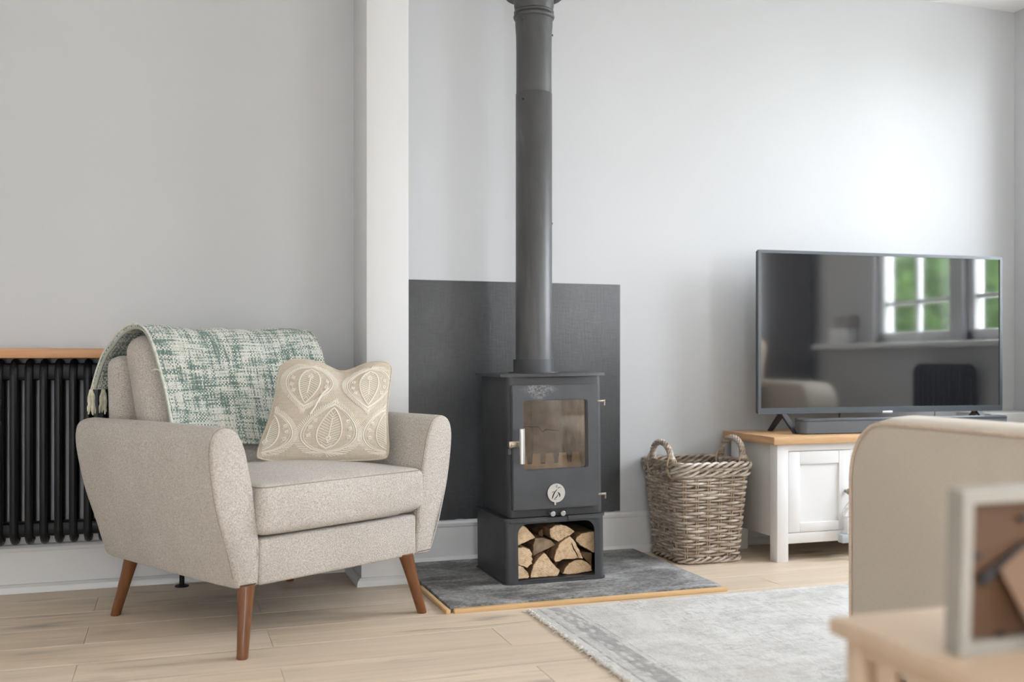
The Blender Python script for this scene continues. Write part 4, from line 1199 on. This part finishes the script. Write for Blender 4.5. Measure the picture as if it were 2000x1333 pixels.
m.build('overcast_edge', M['rugedge'], rg)
m = MB(); m.tube([(-.004, .0, .005), (-.016, .006, .003), (-.026, .010, .002)], [.003, .002, .001], 5); m.tube([(0, -.001, .005), (RX1 - RX0, -.001, .005)], .0032, 5); m.build('back_edge', M['rugedge'], rg)

# ================================================================== sofa
def sofa():
    base = Vector((2.52, 1.55, 0))
    root = thing('sofa', 'cream piped sofa facing the television, its rounded arm beside the side table', 'sofa', base)
    XL, XR, YF, YB, AT = 1.58, 3.45, 2.107, .98, .650
    aw = .19
    def armprof():
        P = [(YB, .06), (YF - .02, .06), (YF - .004, .075), (YF, .10), (YF, AT - .145)]
        for i in range(1, 9):
            a = .5 * PI * i / 8; P.append((YF - .125 * (1 - math.cos(a)), AT - .145 + .145 * math.sin(a)))
        P += [(1.7, AT + .001), (1.4, AT - .001), (YB, AT - .002)]
        return P
    P = armprof()
    for x0, sgn in ((XL, 1), (XR, -1)):
        m = MB(); rings = []
        for t, d, lift in ((0, .012, 0), (.003, .004, 0), (.010, 0, .002), (.05, 0, .010), (aw / 2, 0, .014), (aw - .05, 0, .010), (aw - .01, 0, .002), (aw - .003, .004, 0), (aw, .012, 0)):
            x = x0 + sgn * t
            rings.append([(x, y + (lift * .6 if y > 2.0 else 0), z + (lift if z > .55 else 0)) for y, z in inset(P, d)])
        m.loft(rings); o = m.move(-base).build('armrest', M['sofa'], root, 50)
        pp = MB().tube([(x0 - sgn * .001, y, z) for y, z in inset(P, .004)[1:]], .0045, 7); pp.move(-base).build('piping', M['sofapipe'], o)
    cushion = cushion_mb(XR - XL - 2 * aw, .92, .24, .03, 10, (0, 0, 0)).move(Vector(((XL + XR) / 2, 1.56, .20)) - base); cushion.build('seat_base', M['sofa'], root, 60)
    w_ = (XR - XL - 2 * aw) / 2
    for i in range(2):
        cushion_mb(w_ - .004, .74, .15, .04, 14, (0, 0, .02)).move(Vector((XL + aw + w_ * (i + .5), 1.70, .40)) - base).build('seat_cushion', M['sofa'], root, 60)
        bc = cushion_mb(w_ - .004, .18, .42, .06, 14, (0, .03, 0)).move(Vector((XL + aw + w_ * (i + .5), 1.27, .66)) - base)
        bc.build('back_cushion', M['sofa'], root, 60)
    cushion_mb(XR - XL, .22, .74, .05, 12).move(Vector(((XL + XR) / 2, 1.06, .43)) - base).build('backrest', M['sofa'], root, 60)
    for x in (XL + .08, XR - .08):
        for y in (1.03, 2.03): MB().lathe([(.018, .0085), (.025, .07)], 16, (x - base.x, y - base.y, 0)).build('leg', M['walnut'], root)
sofa()
sp = cushion_mb(.44, .13, .44, .05, 14, (0, .03, 0)); sp.bm.transform(Matrix.Rotation(-.28, 4, 'X'))
o = sp.build('sofa_cushion', M['sofapipe'], None, 60, loc=(3.03, 1.52, .71)); tag(o, 'beige scatter cushion on the sofa seen mirrored in the television', 'cushion')

# ================================================================== side table and photo frame
TX, TY, TZ = .72, 1.0, .5
tb = thing('side_table', 'pale wooden side table with slatted side beside the sofa arm', 'table', (.985, .72, 0))
bx = lambda x0, x1, y0, y1, z0, z1, bev=.002: MB().box(x0 - .985, x1 - .985, y0 - .72, y1 - .72, z0, z1, bev)
bx(TX, 1.045, .44, TY, TZ - .020, TZ, .004).build('tabletop', M['tablewood'], tb)
for x in (.735, 1.006):
    for y_ in (.455, .963): bx(x, x + .026, y_, y_ + .024, 0, TZ - .020).build('leg', M['tablewood'], tb)
    bx(x + .003, x + .020, .479, .963, TZ - .038, TZ - .020).build('apron', M['tablewood'], tb)
    for y_ in (.914, .866, .818, .770, .722, .674, .626, .578, .530): bx(x + .004, x + .019, y_, y_ + .026, .08, TZ - .037).build('slat', M['tablewood'], tb)
    bx(x + .003, x + .020, .479, .963, .06, .081).build('bottom_rail', M['tablewood'], tb)
for y_ in (.462, .965): bx(.761, 1.006, y_, y_ + .018, TZ - .060, TZ - .020).build('apron', M['tablewood'], tb)
pf = thing('picture_frame', 'small pale photo frame seen from behind, standing on the side table', 'frame', (.812, .832, TZ), (.035, 0, 0))
FW, FH = .130, .1675
def rail(pts): return MB().prism(pts, -.010, .012)
for pts in ([(-FW / 2, 0), (-FW / 2 + .0135, .0135), (-FW / 2 + .0135, FH - .0135), (-FW / 2, FH)], [(FW / 2, 0), (FW / 2, FH), (FW / 2 - .0135, FH - .0135), (FW / 2 - .0135, .0135)],
            [(-FW / 2, FH), (-FW / 2 + .0135, FH - .0135), (FW / 2 - .0135, FH - .0135), (FW / 2, FH)], [(-FW / 2, 0), (FW / 2, 0), (FW / 2 - .0135, .0135), (-FW / 2 + .0135, .0135)]):
    rail(pts).build('frame_rail', M['framewhite'], pf, 0)
bb = MB().box(-FW / 2 + .0125, FW / 2 - .0125, .000, .004, .0125, FH - .0125).build('backing_board', M['mdf'], pf)
for x, z in ((-.040, .099), (.018, .135), (-.007, .0155), (.0495, .04)):
    MB().box(x - .005, x + .005, -.004, .0, z - .003, z + .003, .001).build('turn_clip', M['ink'], pf)
st_ = MB(); a = [(-.0146, .0), (.050, .038), (.060, .020), (.040, -.080), (.026, -.078)]
st_.prism([(x, z) for x, z in a], -.004, -.001)
stu = st_.build('easel_strut', M['strut'], pf, 0, loc=(0, -.004, .0846), rot=(-.16, 0, 0)); stu['label'] = 'brown board strut propping the frame'
MB().box(-.012, .012, -.004, -.0015, -.006, .006, .001).build('strut_hinge', M['ink'], pf, loc=(-.0265, -.002, .079), rot=(0, -.5, 0))
MB().tube([(-.017, -.004, .088), (.020, -.004, .1095)], .0022, 6).build('strut_hinge', M['blackplastic'], pf)  # shadow slit along the hinge line, modelled as a black rod

# ================================================================== what the television screen mirrors
ct = MB(); rings = []
for z in (.02, 1.2, 2.35):
    line = []
    for i in range(61):
        y_ = .36 + .86 * i / 60; line.append((-.07 + .025 * math.sin(i * 1.05), y_ - .8, z))
    for i in range(60, -1, -1):
        y_ = .36 + .86 * i / 60; line.append((-.062 + .025 * math.sin(i * 1.05), y_ - .8, z))
    rings.append(line)
cu = ct.loft(rings).build('curtain', M['curtain'], None, 60, loc=(RW, .8, 0)); tag(cu, 'dark grey curtain mirrored at the left of the television screen', 'curtain')
r2 = thing('panel_radiator', 'small black radiator under the window, mirrored in the television', 'radiator', (RW - .075, 2.69, .17))
for i in range(10):
    if i == 0:
        q = MB().tube([( .034 * math.cos(2 * PI * k / 16) , 0, .30 + (.25 if math.sin(2 * PI * k / 16) >= 0 else -.25) + .04 * math.sin(2 * PI * k / 16)) for k in range(16)], .0128, 8, True); c1 = q.build('radiator_column', M['radiator'], r2); c1.location = (0, -.2, 0)
    else: dup(c1, r2, (0, -.2 + i * .045, 0))
MB().box(-.025, .025, -.22, .22, .53, .57, .01).box(-.025, .025, -.22, .22, .03, .07, .01).build('header_pipe', M['radiator'], r2)
MB().tube([(0, -.15, -.17), (0, -.15, .05)], .008, 10).tube([(0, .15, -.17), (0, .15, .05)], .008, 10).build('foot', M['radiator'], r2)
for y0, w_, z0, h_, lab in ((1.50, .20, WZ0, .10, 'long white box on the window sill, mirrored in the television'), (1.56, .16, WZ0 + .10, .07, 'small cream box stacked on the long sill box, mirrored in the television')):
    bx_ = MB().box(-.06, .06, 0, w_, 0, h_, .006)
    o = bx_.build('storage_box', M['cabinet'] if h_ > .08 else M['framewhite'], None, 35, loc=(RW - .02, y0, z0))
    tag(o, lab, 'box', 'boxes on the window sill')

# the garden beyond the glass
struct(MB().box(RW + .14, 30, -34, 18, -.5, -.4).build('ground', M['bounceground'], smooth=0))
def tree(x, y, h, r, seed, label):
    random.seed(seed)
    root = thing('garden_tree', label, 'tree', (x, y, -.4), group='trees outside the window')
    MB().tube([(0, 0, 0), (.05, 0, h * .4), (0, .05, h * .7)], [.12, .09, .05], 10).build('trunk', M['trunk'], root)
    m = MB()
    for i in range(4500):
        u = random.uniform(-1, 1); a = random.uniform(0, 2 * PI); rr = r * random.uniform(.55, 1) ; s = math.sqrt(1 - u * u)
        c = Vector((rr * s * math.cos(a), rr * s * math.sin(a), h * .62 + rr * u * .95))
        q = Matrix.Rotation(random.uniform(0, 6), 3, 'X') @ Matrix.Rotation(random.uniform(0, 6), 3, 'Z'); l_ = random.uniform(.09, .17)
        vs = [m.bm.verts.new(c + q @ Vector(p)) for p in ((-l_, 0, 0), (0, -l_ * .45, .02), (l_, 0, 0), (0, l_ * .45, .02))]
        m.bm.faces.new(vs)
    o = m.build('foliage', M['leaf'], root, 0); o['kind'] = 'stuff'
tree(10.2, -6.0, 3.2, 1.45, 1, 'leafy tree nearest the house, mirrored in the right window panes')
tree(11.3, -8.9, 3.2, 1.45, 2, 'bright green tree mirrored in the left window panes beside the glazing bar')
tree(12.6, -11.9, 3.4, 1.5, 3, 'leafy tree at the far garden end, mirrored at the left edge of the window')
tree(14.6, -9.2, 3.6, 1.5, 6, 'tall tree standing behind the other trees, mirrored above their crowns')
tree(9.6, -2.9, 3.0, 1.3, 7, 'small tree on the pale ground, mirrored at the right edge of the screen')
